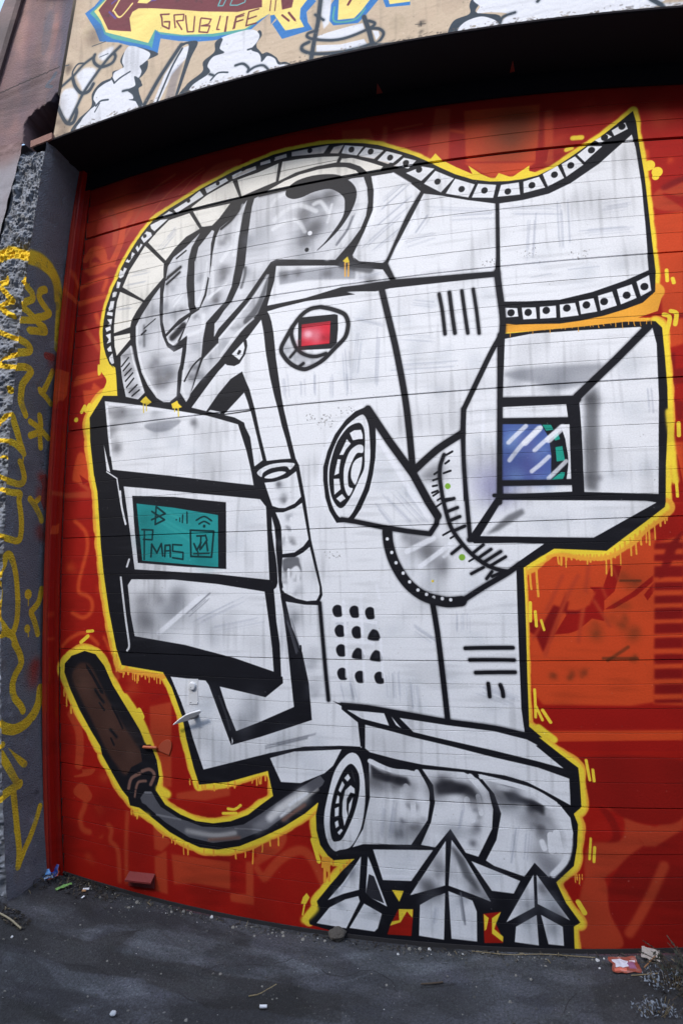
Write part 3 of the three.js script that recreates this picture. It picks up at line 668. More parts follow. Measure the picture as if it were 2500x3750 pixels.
  l('k0',11,[2082,2986,2075,2739,2069,2671]);
  l('k0',14,[1764,3092,1692,2979,1609,2807,1589,2779]);
  l('k0',29,[2649,2368,2507,2231,2359,2098],0);
  l('k0',29,[2065,2104,2359,2085],0);
  p('k0',[2322,2094,2366,2090,2368,1954,2364,1693,2319,1700,2326,1984]);
  l('k0',22,[2061,2019,2325,2003],0);
  l('k0',22,[2050,1758,2323,1747],0);
  l('k0',19,[2047,1702,2353,1689,2643,1672],0);
  l('k0',20,[2041,1701,1932,1536],0);
  l('k0',17,[1909,1528,2179,1517,2399,1511],0);
  l('k0',15,[2017,1708,2353,1686,2629,1665],0);
  l('k0',14,[1822,2603,1833,2525,1841,2420]);
  l('k0',15,[1866,2605,1875,2500,1883,2419]);
  l('k0',14,[1919,2605,1928,2503,1937,2413]);
  l('k0',13,[1967,2606,1977,2507,1984,2407]);
  l('k0',15,[1878,1089,1974,1092,2063,1093]);
  l('k0',14,[1894,1043,1989,1045,2066,1045]);
  l('k0',14,[1915,993,1987,996,2067,998]);
  l('k0',14,[1962,951,1964,928,1966,901]);
  l('k0',15,[2009,947,2016,925,2018,904]);
  l('k0',21,[1750,1282,1768,1149,1784,975,1798,799]);
  l('k0',18,[1358,849,1466,843,1571,829,1669,816,1791,799,1978,781,2101,757]);
  p('k1',[1324,1240,1330,1258,1345,1266,1362,1260,1365,1238,1364,1217,1336,1216],1,2);
  p('k1',[1399,1236,1404,1254,1420,1262,1436,1256,1439,1234,1438,1213,1411,1212],1,2);
  p('k1',[1467,1230,1472,1248,1487,1256,1503,1250,1506,1228,1505,1207,1478,1206],1,2);
  p('k1',[1333,1156,1339,1173,1354,1182,1371,1176,1373,1154,1373,1133,1345,1132],1,2);
  p('k1',[1407,1150,1413,1168,1428,1176,1444,1170,1447,1149,1446,1127,1419,1126],1,2);
  p('k1',[1338,1074,1344,1092,1359,1100,1375,1094,1378,1073,1378,1051,1350,1050],1,2);
  p('k1',[1342,976,1347,994,1363,1002,1379,996,1382,975,1382,954,1354,953],1,2);
  p('k1',[1418,966,1423,983,1439,991,1455,986,1457,965,1457,944,1430,942],1,2);
  p('k1',[1501,964,1506,981,1521,989,1537,983,1539,963,1539,942,1512,941],1,2);
  p('k1',[1479,1137,1491,1157,1503,1163,1521,1153,1527,1118,1480,1120],1,3);
  b('g1',10,[1507,1143]);
  p('k1',[1409,1060,1421,1079,1434,1085,1451,1075,1458,1041,1411,1042],1,3);
  b('g1',10,[1437,1066]);
  p('k1',[1487,1051,1499,1070,1511,1077,1529,1067,1535,1033,1488,1034],1,3);
  b('g1',10,[1515,1057]);
  l('wb',13,[1374,1283,1382,1119,1383,965],1,2);
  l('wb',13,[1450,1303,1454,1120,1459,948],1,2);
  l('wb',13,[1519,1345,1530,1294],1,2);
  l('wb',13,[1326,1205,1424,1203,1512,1190],1,2);
  l('wb',12,[1341,1115,1502,1105],1,2);
  l('wb',12,[1530,1120,1538,968],1,2);
  p('lg',[1132,2494,1165,2428,1215,2385,1297,2371,1235,2336,1173,2342,1123,2389,1104,2440]);
  b('g2',25,[1132,2439,1173,2381,1235,2367]);
  l('k0',19,[1287,2611,1340,2594,1393,2567,1410,2540,1414,2507,1399,2455,1350,2408,1296,2360,1235,2330,1198,2327,1148,2353,1110,2396,1097,2435,1123,2486,1162,2544,1200,2586,1241,2608,1287,2611]);
  l('k0',16,[1151,2529,1147,2500,1153,2470,1169,2431,1198,2401,1235,2384,1268,2380,1309,2388]);
  p('k0',[1181,2571,1195,2572,1352,2569,1367,2563,1367,2496,1360,2431,1334,2409,1297,2411,1186,2417,1178,2434]);
  p('re',[1197,2538,1333,2539,1326,2433,1194,2435]);
  b('rk',37,[1244,2489]);
  p('rd',[1197,2538,1333,2539,1333,2528,1197,2524]);
  b('rd',25,[1314,2461,1198,2445]);
  b('rk',25,[1236,2494]);
  l('k0',12,[1169,2419,1140,2388]);
  l('k0',14,[1203,2353,1183,2340]);
  p('w',[183,2263,359,2230,587,2181,732,2146,886,2093,926,1973,953,1864,964,1804,748,1838,529,1873,238,1917,206,2081]);
  b('g3',45,[226,2214,261,2174]);
  b('g2',50,[340,2180,459,2165,486,2109]);
  b('g3',38,[236,2097,258,2035]);
  p('g2',[408,2127,588,2137,550,2098,461,2087],1,7);
  b('g3',24,[670,2118]);
  b('g1',56,[564,2044,397,2032,654,1962]);
  l('wb',15,[211,2246,458,2201,714,2139],1,4);
  l('wb',13,[195,2235,226,1989],1,3);
  p('w',[184,2046,225,1905,205,1915]);
  l('w',6,[205,1909,262,1873,288,1743],0);
  p('w',[300,1832,452,1813,678,1781,841,1760,995,1739,1023,1704,1039,1376,791,1405,370,1435,343,1597]);
  b('g1',61,[917,1629,875,1561]);
  p('k0',[347,1785,567,1769,829,1732,833,1428,628,1442,386,1465,365,1617]);
  p('te2',[371,1747,568,1718,790,1675,794,1437,572,1459,409,1475]);
  l('te3',13,[478,1686,659,1587],1,5);
  l('te3',13,[501,1654,659,1557],1,5);
  l('te3',13,[523,1704,647,1638],1,5);
  b('te4',65,[436,1533,421,1698,747,1465]);
  l('kt',9,[453,1705,520,1663,472,1643,475,1727,523,1692,453,1666],0);
  l('kt',7,[613,1682,612,1647]);
  l('kt',7,[634,1695,636,1643]);
  l('kt',6,[598,1669,599,1652]);
  d('kt',4,[581,1661]);
  d('kt',7,[722,1626]);
  l('kt',8,[696,1637,721,1648,748,1635]);
  l('kt',8,[682,1655,721,1671,758,1650]);
  l('kt',8,[403,1621,461,1617,458,1571,412,1575],0);
  l('kt',8,[416,1621,419,1480],0);
  l('kt',9,[454,1492,456,1551,484,1509,506,1552,514,1495],0);
  l('kt',9,[525,1492,526,1543,551,1544,554,1490],0);
  l('kt',7,[524,1517,555,1518]);
  l('kt',8,[611,1542,564,1546,565,1515,618,1508,618,1476,565,1485],0);
  l('kt',9,[653,1610,770,1601,760,1483,658,1489,653,1610],0);
  l('kt',8,[686,1582,724,1582],0);
  l('kt',8,[707,1581,703,1518],0);
  l('kt',9,[672,1547,687,1516,707,1551],0);
  l('kt',9,[708,1524,733,1557,741,1513],0);
  l('kt',8,[729,1585,737,1560],0);
  l('kt',7,[671,1501,749,1501],0);
  l('kt',7,[692,1511,695,1489],0);
  p('w',[335,1362,354,1389,574,1384,791,1361,1016,1325,1036,1192,1051,1079,1058,979,877,1034,633,1089,378,1126,353,1230]);
  b('g3',74,[452,1330,443,1230,554,1270]);
  b('g2',84,[631,1250,511,1201,793,1172]);
  l('wb',23,[501,1141,727,1318],1,5);
  l('g1',24,[686,1191,897,1287],1,8);
  l('g2',20,[653,1230,749,1308],1,8);
  l('g1',29,[793,1153,1000,1192],1,10);
  l('w',10,[282,1809,292,1735,316,1650]);
  l('w',10,[340,1482,329,1449]);
  l('w',10,[297,1398,317,1271,331,1190,350,1086,340,1061]);
  p('w',[565,947,737,934,753,914,796,812,861,662,1000,704,1228,782,1216,935,1188,1062,1141,1173,1114,1281,1201,1267,1262,1265,1278,1100,1299,874,1358,844,1358,831,1427,780,1438,677,1444,684,1356,683,1356,683,1196,672,1040,638,879,593,731,552,677,686,660,741,616,843]);
  p('w',[805,910,1020,870,1100,932,1093,1033,1135,960,1149,833,1000,768,884,722,837,822]);
  p('w',[1059,1334,1082,1353,1102,1239,1121,1098,1135,960,1092,959,1086,1098,1071,1192]);
  b('g2',58,[950,826,909,788]);
  b('g2',47,[1151,1201,1219,1044,1237,917]);
  l('k0',9,[1180,1090,1185,1025,1189,978]);
  l('g2',19,[1131,1192,1170,1062],1,6);
  b('g1',59,[722,847,755,735,691,808]);
  b('g1',56,[777,635,1099,678,1245,712]);
  l('g2',13,[1040,666,1245,721],1,6);
  l('g4',9,[802,868,833,795,855,726]);
  p('w',[863,697,870,680,865,660]);
  p('w',[1382,829,1539,821,1558,772,1442,796]);
  p('w',[1568,810,1609,763,1587,776]);
  p('w',[1602,805,1791,784,1978,768,2100,742,2140,722,2132,720,2230,641,2137,662,1974,694,1746,734,1658,751]);
  p('w',[1458,772,1569,750,1658,730,1805,703,1973,668,2136,639,2249,604,2248,507,2163,550,2093,582,2012,602,1887,614,1690,625,1584,641,1476,663,1456,678]);
  p('w',[1471,635,1538,600,1627,592,1667,594,1705,538,1716,480,1705,413,1637,314,1441,300,1396,284,1442,360,1472,481]);
  p('w',[1689,608,1731,548,1736,481,1718,406,1676,317,1732,312,1794,387,1850,302,1898,291,1954,399,1961,472,1947,537,1907,583,1853,605]);
  p('w',[1908,602,2019,582,2116,560,2209,506,2245,461,2252,406,2239,343,2204,278,2156,240,2107,288,2067,234,1956,263,1926,280,1969,360,1991,458,1968,530]);
  p('k2',[1475,618,1529,582,1627,571,1643,542,1590,543,1528,552,1483,562],0,10);
  b('g3',52,[1519,552,1599,548]);
  b('g4',22,[1641,458,1613,389,1595,363]);
  b('g3',34,[1683,395,1656,368]);
  l('w',22,[1621,537,1646,492,1649,434]);
  l('w',22,[1667,594,1704,521,1693,445]);
  l('w',16,[1484,627,1556,597,1636,593,1671,569]);
  p('k2',[1740,553,1801,573,1885,549,1917,502,1850,522,1747,515],0,12);
  b('g3',42,[1775,559,1851,539]);
  b('g4',21,[1898,452,1887,394,1881,337]);
  l('w',23,[1862,502,1865,457,1880,426]);
  l('w',23,[1878,590,1926,535,1942,471,1939,430]);
  l('w',18,[1905,517,1915,453]);
  p('k2',[2001,540,2074,525,2153,502,2151,462,2089,497,2024,509],0,11);
  b('g3',49,[2111,451,2017,541,2148,406]);
  b('g4',21,[2117,428,2140,406]);
  b('g4',55,[2166,298]);
  l('w',27,[2171,392,2172,337]);
  l('w',27,[2191,402,2200,340]);
  l('w',23,[2214,451,2238,397,2222,310,2172,251],1,4);
  l('w',19,[1985,555,2091,538,2176,495],1,4);
  l('w',21,[2138,366,2145,343],1,3);
  b('k2',22,[1537,570,1600,557,1775,563,1851,543,2050,527,2113,499]);
  b('g3',42,[1500,534,1625,524,1748,532,1883,491,2127,460,2016,509,1968,546]);
  b('g2',58,[1568,361,1829,406,2047,478]);
  l('w',19,[1475,628,1556,598,1654,589]);
  l('w',18,[1920,592,2019,574,2115,551,2193,509]);
  l('g1',21,[1535,468,1514,323],1,9);
  l('g1',21,[1580,471,1558,335],1,9);
  l('g1',20,[1848,473,1828,389],1,8);
  l('g1',19,[2044,406,2023,293],1,8);
  l('g1',19,[2092,402,2080,306],1,8);
  p('w',[1481,283,1723,301,1633,177,1519,170]);
  p('w',[1870,273,2051,217,2025,169,1944,171]);
  b('g1',43,[1600,247,1573,204,1955,223]);
  l('wb',10,[1519,186,1625,192]);
  p('w',[1407,657,1372,642,1326,581,1297,488,1278,403,1280,341,1295,289,1321,263,1343,269,1388,285,1424,340,1442,395,1453,477,1450,563,1434,633],1);
  p('k0',[1393,612,1362,583,1325,506,1306,426,1302,356,1311,307,1328,301,1357,319,1403,412,1427,496,1430,558,1417,595],1);
  p('w',[1382,572,1392,556,1379,540,1366,554]);
  p('w',[1357,541,1367,527,1349,495,1340,503]);
  p('w',[1336,484,1344,478,1342,453,1327,450]);
  p('w',[1324,431,1341,439,1339,403,1323,398]);
  p('w',[1323,376,1336,385,1340,363,1327,353]);
  p('w',[1333,337,1349,353,1357,347,1342,328]);
  p('w',[1392,527,1409,515,1409,495,1391,498,1375,472,1373,431,1379,406,1363,364,1355,409,1357,458,1369,505]);
  p('w',[1402,482,1393,440,1380,404,1384,452]);
  l('g4',5,[1398,585,1410,544],1,2);
  p('w',[1431,252,1420,123,1354,101,1288,70,1355,145]);
  p('w',[1459,255,1473,224,1534,71,1471,96,1448,114]);
  p('w',[1417,99,1423,80,1365,-29,1240,-23,1296,43,1362,81]);
  p('w',[1440,73,1512,42,1494,-15,1481,-28,1378,-26]);
  p('k2',[1462,187,1483,181,1522,82,1471,96,1448,112]);
  b('g1',37,[1362,26,1469,17]);
  b('g2',25,[1395,185,1323,89,1340,51,1487,35]);
  l('g1',10,[1417,219,1341,115],1,4);
  p('w',[1774,340,1766,173,1627,123]);
  p('w',[1797,346,1849,278,1939,131,1870,151,1779,174]);
  p('w',[1665,91,1718,124,1765,145,1755,-27,1658,-23]);
  p('w',[1778,154,1869,128,1884,90,1881,-19,1784,-20]);
  p('w',[2101,245,2099,128,1992,62]);
  p('w',[2112,246,2160,180,2224,95,2111,141]);
  p('w',[2105,101,2108,-6,2021,-4,2028,51]);
  p('w',[2121,103,2197,69,2198,3,2143,2]);
  b('g3',38,[1747,236,1719,161,1693,150,1825,292,1871,175,1903,155]);
  b('g2',39,[2145,194,2173,128,2080,157,2054,108]);
  b('g3',23,[2126,200,2188,114]);
  b('g2',31,[1836,132,1700,102,2092,73,2155,72]);
  p('g4',[1796,322,1841,285,1903,155,1839,212],0,10);
  b('g1',39,[1817,83,1715,40,2059,46,2169,43,2158,134]);
  l('g1',12,[1733,90,1723,33],1,5);
  l('g2',13,[1820,146,1832,37],1,5);
  p('rr',[1578,65,1639,72,1628,-28,1532,-33,1546,5]);
  p('y',[1555,136,1602,137,1583,94]);
  p('y',[1580,67,1637,72,1634,39,1613,61,1586,18,1543,0,1552,18,1581,25]);
  p('rr',[1908,84,1974,99,1952,58,1979,-1,1977,-13,1908,-21]);
  p('y',[1910,84,1928,71,1918,31,1910,22]);
  p('y',[1940,72,1975,99,1956,58,1947,34,1980,10,1977,-9,1938,17]);
  p('w',[1040,617,1148,649,1356,668,1319,601,1281,568,1176,522,1089,521,1064,569]);
  b('g1',55,[1215,613]);
  p('tu',[418,420,451,441,483,434,527,381,613,341,728,313,830,317,921,337,1000,387,1098,456,1214,529,1262,558,1281,537,1271,519,1146,415,1029,328,901,274,780,250,667,264,550,318,463,376]);
  l('tu2',46,[980,324,1078,397,1195,488],1,18);
  l('w3',33,[1039,372,1108,430,1185,477],1,13);
  b('w3',31,[1180,466,1098,399,1141,437]);
  l('w',13,[1127,431,1166,458,1204,482],1,7);
  l('w',9,[1088,383,1127,414],1,6);
  l('br3',13,[1098,368,1194,436],1,7);
  l('br3',13,[760,262,901,282],1,8);
  l('tu3',21,[656,290,780,282,881,299],1,10);
  l('tu2',8,[507,347,624,335]);
  l('tu2',7,[881,318,1000,321]);
  l('tu2',16,[435,426,478,431]);
  l('tu3',11,[1117,404,1252,501],1,5);
  p('br',[54,955,85,995,118,1001,151,985,206,903,267,805,346,705,410,628,442,581,382,536,345,507,320,527,255,599,160,747,91,855,55,921],1,11);
  b('br2',71,[114,923,156,851,238,728,329,645,380,584]);
  p('k0',[121,1001,145,979,220,875,224,859,207,864,160,935,129,974]);
  l('k0',12,[178,880,202,847,225,823]);
  l('k0',9,[202,820,229,788]);
  l('k0',9,[270,805,300,757,327,710]);
  l('k0',10,[264,702,297,671]);
  l('k0',9,[268,664,285,635]);
  b('k3',37,[176,852,74,933]);
  p('k0',[416,639,471,646,503,579,517,507,500,448,445,440,423,370,374,377,353,444,352,497,375,541,430,570]);
  l('br3',15,[431,528,468,538,492,516,475,473],1,3);
  l('br3',15,[365,450,377,493,419,517],1,3);
  l('br3',12,[402,453,414,480,450,487],1,3);
  l('br3',9,[397,415,400,442],1,3);
  p('tu',[425,412,445,442,482,442,501,412,459,383,434,392]);
  l('tu2',9,[449,437,476,439]);
  drip('o',3,[2100,2403,2669,2381],26,5,26,6);
  l('k0',15,[1268,1274,1278,1146,1289,1009,1302,867]);
  p('y',[378,2244,392,2258,408,2269,420,2255,440,2236,419,2226,393,2234]);
  p('y',[544,2219,560,2226,575,2233,581,2218,601,2199,581,2194,551,2196]);
  l('y',5,[395,2236,397,2188]);
  l('y',5,[411,2232,412,2196]);
  l('y',5,[562,2200,563,2179]);
  l('y',6,[580,2199,583,2156]);
  p('y',[1394,2817,1408,2829,1417,2836,1426,2808,1407,2806]);
  l('yo',7,[1405,2808,1404,2743]);
  l('yo',7,[1421,2805,1419,2741]);
  p('y',[137,2450,152,2448,157,2409,141,2399],1);
  d('y',12,[24,2181]);
  l('y',19,[70,2246,54,2218]);
  l('y',21,[97,2251,79,2223]);
  l('y',14,[126,1147,156,1149]);
  l('y',18,[130,1124,94,1096]);
  l('y',23,[409,794,426,765]);
  l('y',37,[335,849,421,741,456,666],1,6);
  d('y',21,[2691,3045,2717,3011]);
  d('y',14,[2685,3036,2710,2991]);
  l('y',14,[2723,2587,2723,2543]);
  l('y',15,[2743,2549,2746,2532]);
  l('y',17,[2701,2404,2721,2388,2705,2327]);
  l('y',17,[2727,2415,2746,2403,2739,2359]);
  l('y',15,[2723,1959,2721,1911]);
  l('y',24,[2691,2009,2694,1887,2695,1733],1,7);
  l('y',11,[2699,1733,2699,1673]);
  l('y',13,[2138,1270,2135,1199]);
  l('y',12,[2155,1235,2157,1179]);
  l('y',10,[2176,1201,2185,1164]);
  l('y',11,[2138,932,2138,875,2137,828]);
  l('y',11,[2141,867,2162,818]);
  l('y',13,[2164,855,2191,811]);
  l('y',25,[2146,790,2202,746],1,4);
  l('y',22,[2151,1419,2196,1445],1,4);
  l('y',11,[2313,675,2322,604]);
  l('y',11,[2335,641,2337,601]);
  l('y',9,[2313,392,2305,318]);
  l('y',11,[2325,362,2320,311]);
  l('y',18,[2256,163,2277,127]);
  l('y',12,[848,396,880,396,906,414]);
  l('y',12,[825,375,886,381]);
  p('y',[1182,70,1199,89,1212,73,1196,46,1174,44]);
  l('y',7,[1191,50,1181,3]);
  l('y',18,[1226,300,1253,217]);
  l('y',40,[515,459,558,437],1,8);
  l('y',30,[1186,-18,1237,34],1,11);
  l('y',20,[393,348,464,339],1,12);
  DOOR.coat(0, 1);
  speck(2600, ['#6a6258', '#ffffff', '#3a3634', '#8a8276'], 0.3, 1.0, 0.35);   // dust, chips and overspray
  q.globalAlpha = 0.5; for (const [x, y] of [[1.25, 2.1], [1.32, 2.09], [1.4, 2.12], [1.3, 2.06], [2.05, 2.72], [2.2, 2.74], [2.4, 2.7], [1.33, 1.48], [0.2, 1.72]]) for (let i = 0; i < 16; i++) { q.fillStyle = i % 3 ? '#5a5450' : '#2a2a2c'; q.beginPath(); q.ellipse(DOOR.X(1000 * x + rr(-40, 40)), DOOR.Y(1000 * y + rr(-16, 16)), rr(0.5, 2.6), rr(0.4, 1.3), rr(0, 3), 0, 7); q.fill(); } q.globalAlpha = 1;
}
const peel = grey(256, 256, (i, j) => 0.5 + 0.35 * fbm(i / 5, j / 3.2, 1, 3) + 0.12 * (rnd() - 0.5));
peel.repeat.set(9, 10);
const doorMat = paint({ map: DOOR.tex(), roughness: 0.55, bumpMap: peel, bumpScale: 0.0012 });
const gloss = std({ map: doorMat.map, roughness: 0.22, bumpMap: peel, bumpScale: 0.0006 });
const UD = (u, v) => [(u + 0.15) / 3.5, (v + 0.2) / 4];
// the joints between the sections: v = c + b u + a u u, measured on the door; the old door sags a little
const JOINT = [[-0.058, 0.165, 3.642], [-0.048, 0.142, 3.124], [-0.029, 0.088, 2.637], [-0.016, 0.05, 2.127], [-0.001, 0.004, 1.593], [0.014, -0.04, 1.064], [0.027, -0.08, 0.544], [0.064, -0.178, 0.073]];
const jv = (k, u) => JOINT[k][0] * u * u + JOINT[k][1] * u + JOINT[k][2];
const edgeL = (v) => -0.028 + 0.031 * (v - 1.62) ** 2;
const DOOR_R = 3.02;
const door = thing('garage_door', 1.4, 0, 0, 'wide red sectional garage door painted with a big white robot head turning a crank', 'garage door'); door.userData.kind = 'thing';
const backMat = std({ color: lin(0.2, 0.19, 0.18), roughness: 0.6, metalness: 0.3 });   // bare galvanised back of the sections
const rubber = std({ color: lin(0.02, 0.018, 0.02), roughness: 0.8 });
for (let k = 0; k < 7; k++) {
  const sec = new THREE.Group(); sec.name = 'door_section'; door.add(sec);
  for (let r = 0; r < 6; r++) {
    const row = (u, t) => { const a = jv(k + 1, u), c = jv(k, u); return a + (c - a) * t; };
    const wide = [0.006, 0.0045, 0.0016, 0.0014, 0.0008, 0.0008, 0.001, 0.001], gLo = r === 0 ? wide[k + 1] : 0.0004, gHi = r === 5 ? wide[k] : 0.0003, dLo = r === 0 ? 0.010 : 0.0009, dHi = r === 5 ? 0.010 : 0.0009, ch = 0.0017, z0 = rr(-0.0007, 0.0007);
    const prof = [[0, gLo, -dLo], [0, gLo + 0.0005, -dLo * 0.4], [0, gLo + ch, 0], [1, -gHi - ch, 0], [1, -gHi - 0.0005, -dHi * 0.4], [1, -gHi, -dHi]];
    const g = mergeGeometries(prof.slice(1).map((_, m) => sheet(28, 1, (s, t) => {
      const [e, dv, z] = prof[m + Math.round(t)], vm = row(0, (r + 0.5) / 6), u0 = edgeL(vm), u = u0 + (DOOR_R - u0) * s, v = row(u, (r + e) / 6) + dv;
      return [u - 1.4, v, z + z0 + 0.0012 * N(u * 1.7, k * 3 + r * 0.6, 4), ...UD(u, v)];
    })));
    mesh('slat', g, doorMat, sec);
  }
}
mesh('door_back', sheet(20, 1, (s, t) => { const u = -0.08 + 3.12 * s; return [u - 1.4, t ? jv(0, u) : jv(7, u) - 0.01, -0.016, 0, 0]; }), backMat, door);
mesh('bottom_seal', sweep(24, (t) => { const u = 0.03 + 2.97 * t, v = jv(7, u); return [[u - 1.4, v - 0.02, 0.003, 0, 0], [u - 1.4, v + 0.002, 0.003, 0, 0], [u - 1.4, v + 0.002, -0.03, 0, 0], [u - 1.4, v - 0.02, -0.03, 0, 0]]; }), std({ color: lin(0.02, 0.018, 0.02), roughness: 0.8 }), door);
{ // lock, lever, bolt and lift handle, painted over with the mural
  const white = std({ color: lin(0.66, 0.66, 0.67), roughness: 0.4 }), iron = std({ color: lin(0.1, 0.1, 0.1), roughness: 0.5 }), rust = std({ color: lin(0.42, 0.10, 0.035), roughness: 0.5 }), dred = std({ color: lin(0.17, 0.014, 0.012), roughness: 0.6, bumpMap: peel, bumpScale: 0.003 });
  const at = (g, x, y, z, rx = 0, ry = 0, rz = 0) => { const m = new THREE.Matrix4().makeRotationFromEuler(new THREE.Euler(rx, ry, rz)); m.setPosition(x - 1.4, y, z); return g.applyMatrix4(m); };
  const cyl = at(new THREE.LatheGeometry([[0, 0.012], [0.0135, 0.012], [0.0155, 0.0105], [0.0165, 0.008], [0.0165, 0.006], [0.0185, 0.005], [0.0195, 0.0]].map((a) => new THREE.Vector2(...a)), 32), 0.675, 0.909, 0.001, Math.PI / 2);
  const lock = mesh('lock_cylinder', cyl, white, door);
  mesh('keyhole', at(new THREE.BoxGeometry(0.0045, 0.0012, 0.001), 0.672, 0.905, 0.0137, 0, 0, 0.7), rubber, lock);
  mesh('lock_plate', at(new THREE.BoxGeometry(0.044, 0.11, 0.0022), 0.679, 0.885, 0.001), white, door);
  for (const [x, y] of [[0.666, 0.84], [0.7, 0.839]]) mesh('rivet', at(new THREE.SphereGeometry(0.0032, 10, 6), x, y, 0.0018), white, door);
  const sh = new THREE.Shape(); sh.moveTo(-0.078, 0); sh.quadraticCurveTo(-0.03, -0.006, 0.0, -0.0135); sh.quadraticCurveTo(0.04, -0.011, 0.07, -0.003); sh.quadraticCurveTo(0.072, 0.002, 0.066, 0.004); sh.quadraticCurveTo(0.03, 0.012, 0, 0.0135); sh.quadraticCurveTo(-0.04, 0.009, -0.072, 0);
  mesh('lever', at(new THREE.ExtrudeGeometry(sh, { depth: 0.006, bevelEnabled: true, bevelSize: 0.002, bevelThickness: 0.002, bevelSegments: 3, curveSegments: 14 }), 0.672, 0.783, 0.036, 0.5, 0.15, 0.42).translate(0, 0, 0), white, door);
  mesh('spindle', at(new THREE.CylinderGeometry(0.012, 0.016, 0.04, 20), 0.69, 0.784, 0.02, Math.PI / 2), iron, door);
  mesh('slide_bolt', at(new THREE.CapsuleGeometry(0.0065, 0.06, 4, 10), 0.474, 0.637, 0.012, 0, 0, Math.PI / 2), rust, door);
  const pl = new THREE.Shape(); pl.moveTo(0, -0.014); pl.lineTo(0.05, -0.03); pl.quadraticCurveTo(0.075, 0.03, 0.045, 0.034); pl.quadraticCurveTo(0.02, 0.034, 0, 0.004);
  mesh('bolt_bracket', at(new THREE.ExtrudeGeometry(pl, { depth: 0.003, bevelEnabled: true, bevelSize: 0.001, bevelThickness: 0.001, bevelSegments: 2 }), 0.515, 0.637, 0.002), std({ color: lin(0.36, 0.06, 0.025), roughness: 0.5 }), door);
  const lh = new THREE.Shape(); lh.moveTo(0, 0.016); lh.lineTo(0.034, -0.004); lh.lineTo(0.034, -0.009); lh.lineTo(0.03, -0.009); lh.lineTo(0.004, 0.006); lh.lineTo(0.004, -0.04); lh.lineTo(0, -0.04);
  const lg = new THREE.ExtrudeGeometry(lh, { depth: 0.125, bevelEnabled: true, bevelSize: 0.001, bevelThickness: 0.001, bevelSegments: 2 });
  mesh('lift_handle', at(lg, 0.505, 0.082, 0.002, 0, -Math.PI / 2, 0), dred, door);
}
// ---------------------------------------------------------------- frame of the door
const frame = thing('door_frame', 0, 0, 0, 'red painted steel frame and black head strip around the garage door', 'door frame'); frame.userData.kind = 'thing';
const jambRing = (x, v, m) => [[0, 0.0], [0, 0.008], [-0.026, 0.01], [-0.029, 0.034], [-0.036, 0.038], [-0.044, 0.036], [-0.05, 0.038], [-0.062, 0.038], [-0.068, 0.032], [-0.068, 0.012], [-0.088, 0.01], [-0.088, 0.0]].map(([a, z]) => [x + m * a, v, z + 0.002, ...UD(x + m * a, v)]);
mesh('frame_post', sweep(40, (t) => { const v = 0.03 + 3.47 * t; return jambRing(edgeL(v) - 0.004, v, 1); }), gloss, frame);
mesh('frame_post', sweep(2, (t) => jambRing(DOOR_R + 0.004, 0.05 + 3.36 * t, -1)), doorMat, frame);
const beamV = (u) => 3.475 + 0.173 * u - 0.062 * u * u;
const black = paint({ color: lin(0.013, 0.011, 0.014), roughness: 0.8, specularIntensity: 0.2 });
mesh('head_strip', sweep(30, (t) => { const u = -0.02 + 3.06 * t, v = beamV(u); return [[u, v - 0.095, 0.004, 0, 0], [u, v - 0.095, 0.012, 0, 0], [u, v - 0.002, 0.012, 0, 0], [u, v - 0.002, 0.004, 0, 0]]; }), black, frame);
// ---------------------------------------------------------------- lintel
const lintel = thing('steel_lintel', 1.5, 0, 0.13, 'black steel lintel over the garage door with a rusty left end', 'lintel'); lintel.userData.kind = 'thing';
mesh('soffit_plate', sweep(40, (t) => { const u = -0.07 + 3.27 * t, v = beamV(u), o = (z, h) => [u - 1.5, v + h + 0.0012 * N(u * 9, 3, 1), z - 0.13, 0, 0]; return [o(-0.03, 0), o(0.252, 0), o(0.258, 0.004), o(0.258, 0.012), o(0.25, 0.016), o(-0.03, 0.016)]; }), black, lintel);
mesh('rusty_end', sweep(6, (t) => { const u = -0.078 + 0.118 * t, v = beamV(u) + 0.003, o = (z, h) => [u - 1.5, v + h + 0.003 * N(u * 40, h * 60, 1), z - 0.13, u * 4, h * 4]; return [o(0.24, 0.001), o(0.266, 0.001), o(0.266, 0.034), o(0.24, 0.036)]; }), std({ color: lin(0.26, 0.13, 0.10), roughness: 0.85, bumpMap: peel, bumpScale: 0.003 }), lintel);
const dripMat = std({ color: lin(0.25, 0.03, 0.02), roughness: 0.5 }); for (const [u, z, w] of [[1.585, 0.02, 0.03], [2.17, 0.03, 0.022]]) mesh('red_paint_drip', sheet(6, 6, (s, t) => [u + (s - 0.5) * w * (1 - t) - 1.5, beamV(u) - 0.0015, z + t * 0.06 - 0.13, 0, 0]), dripMat, lintel);
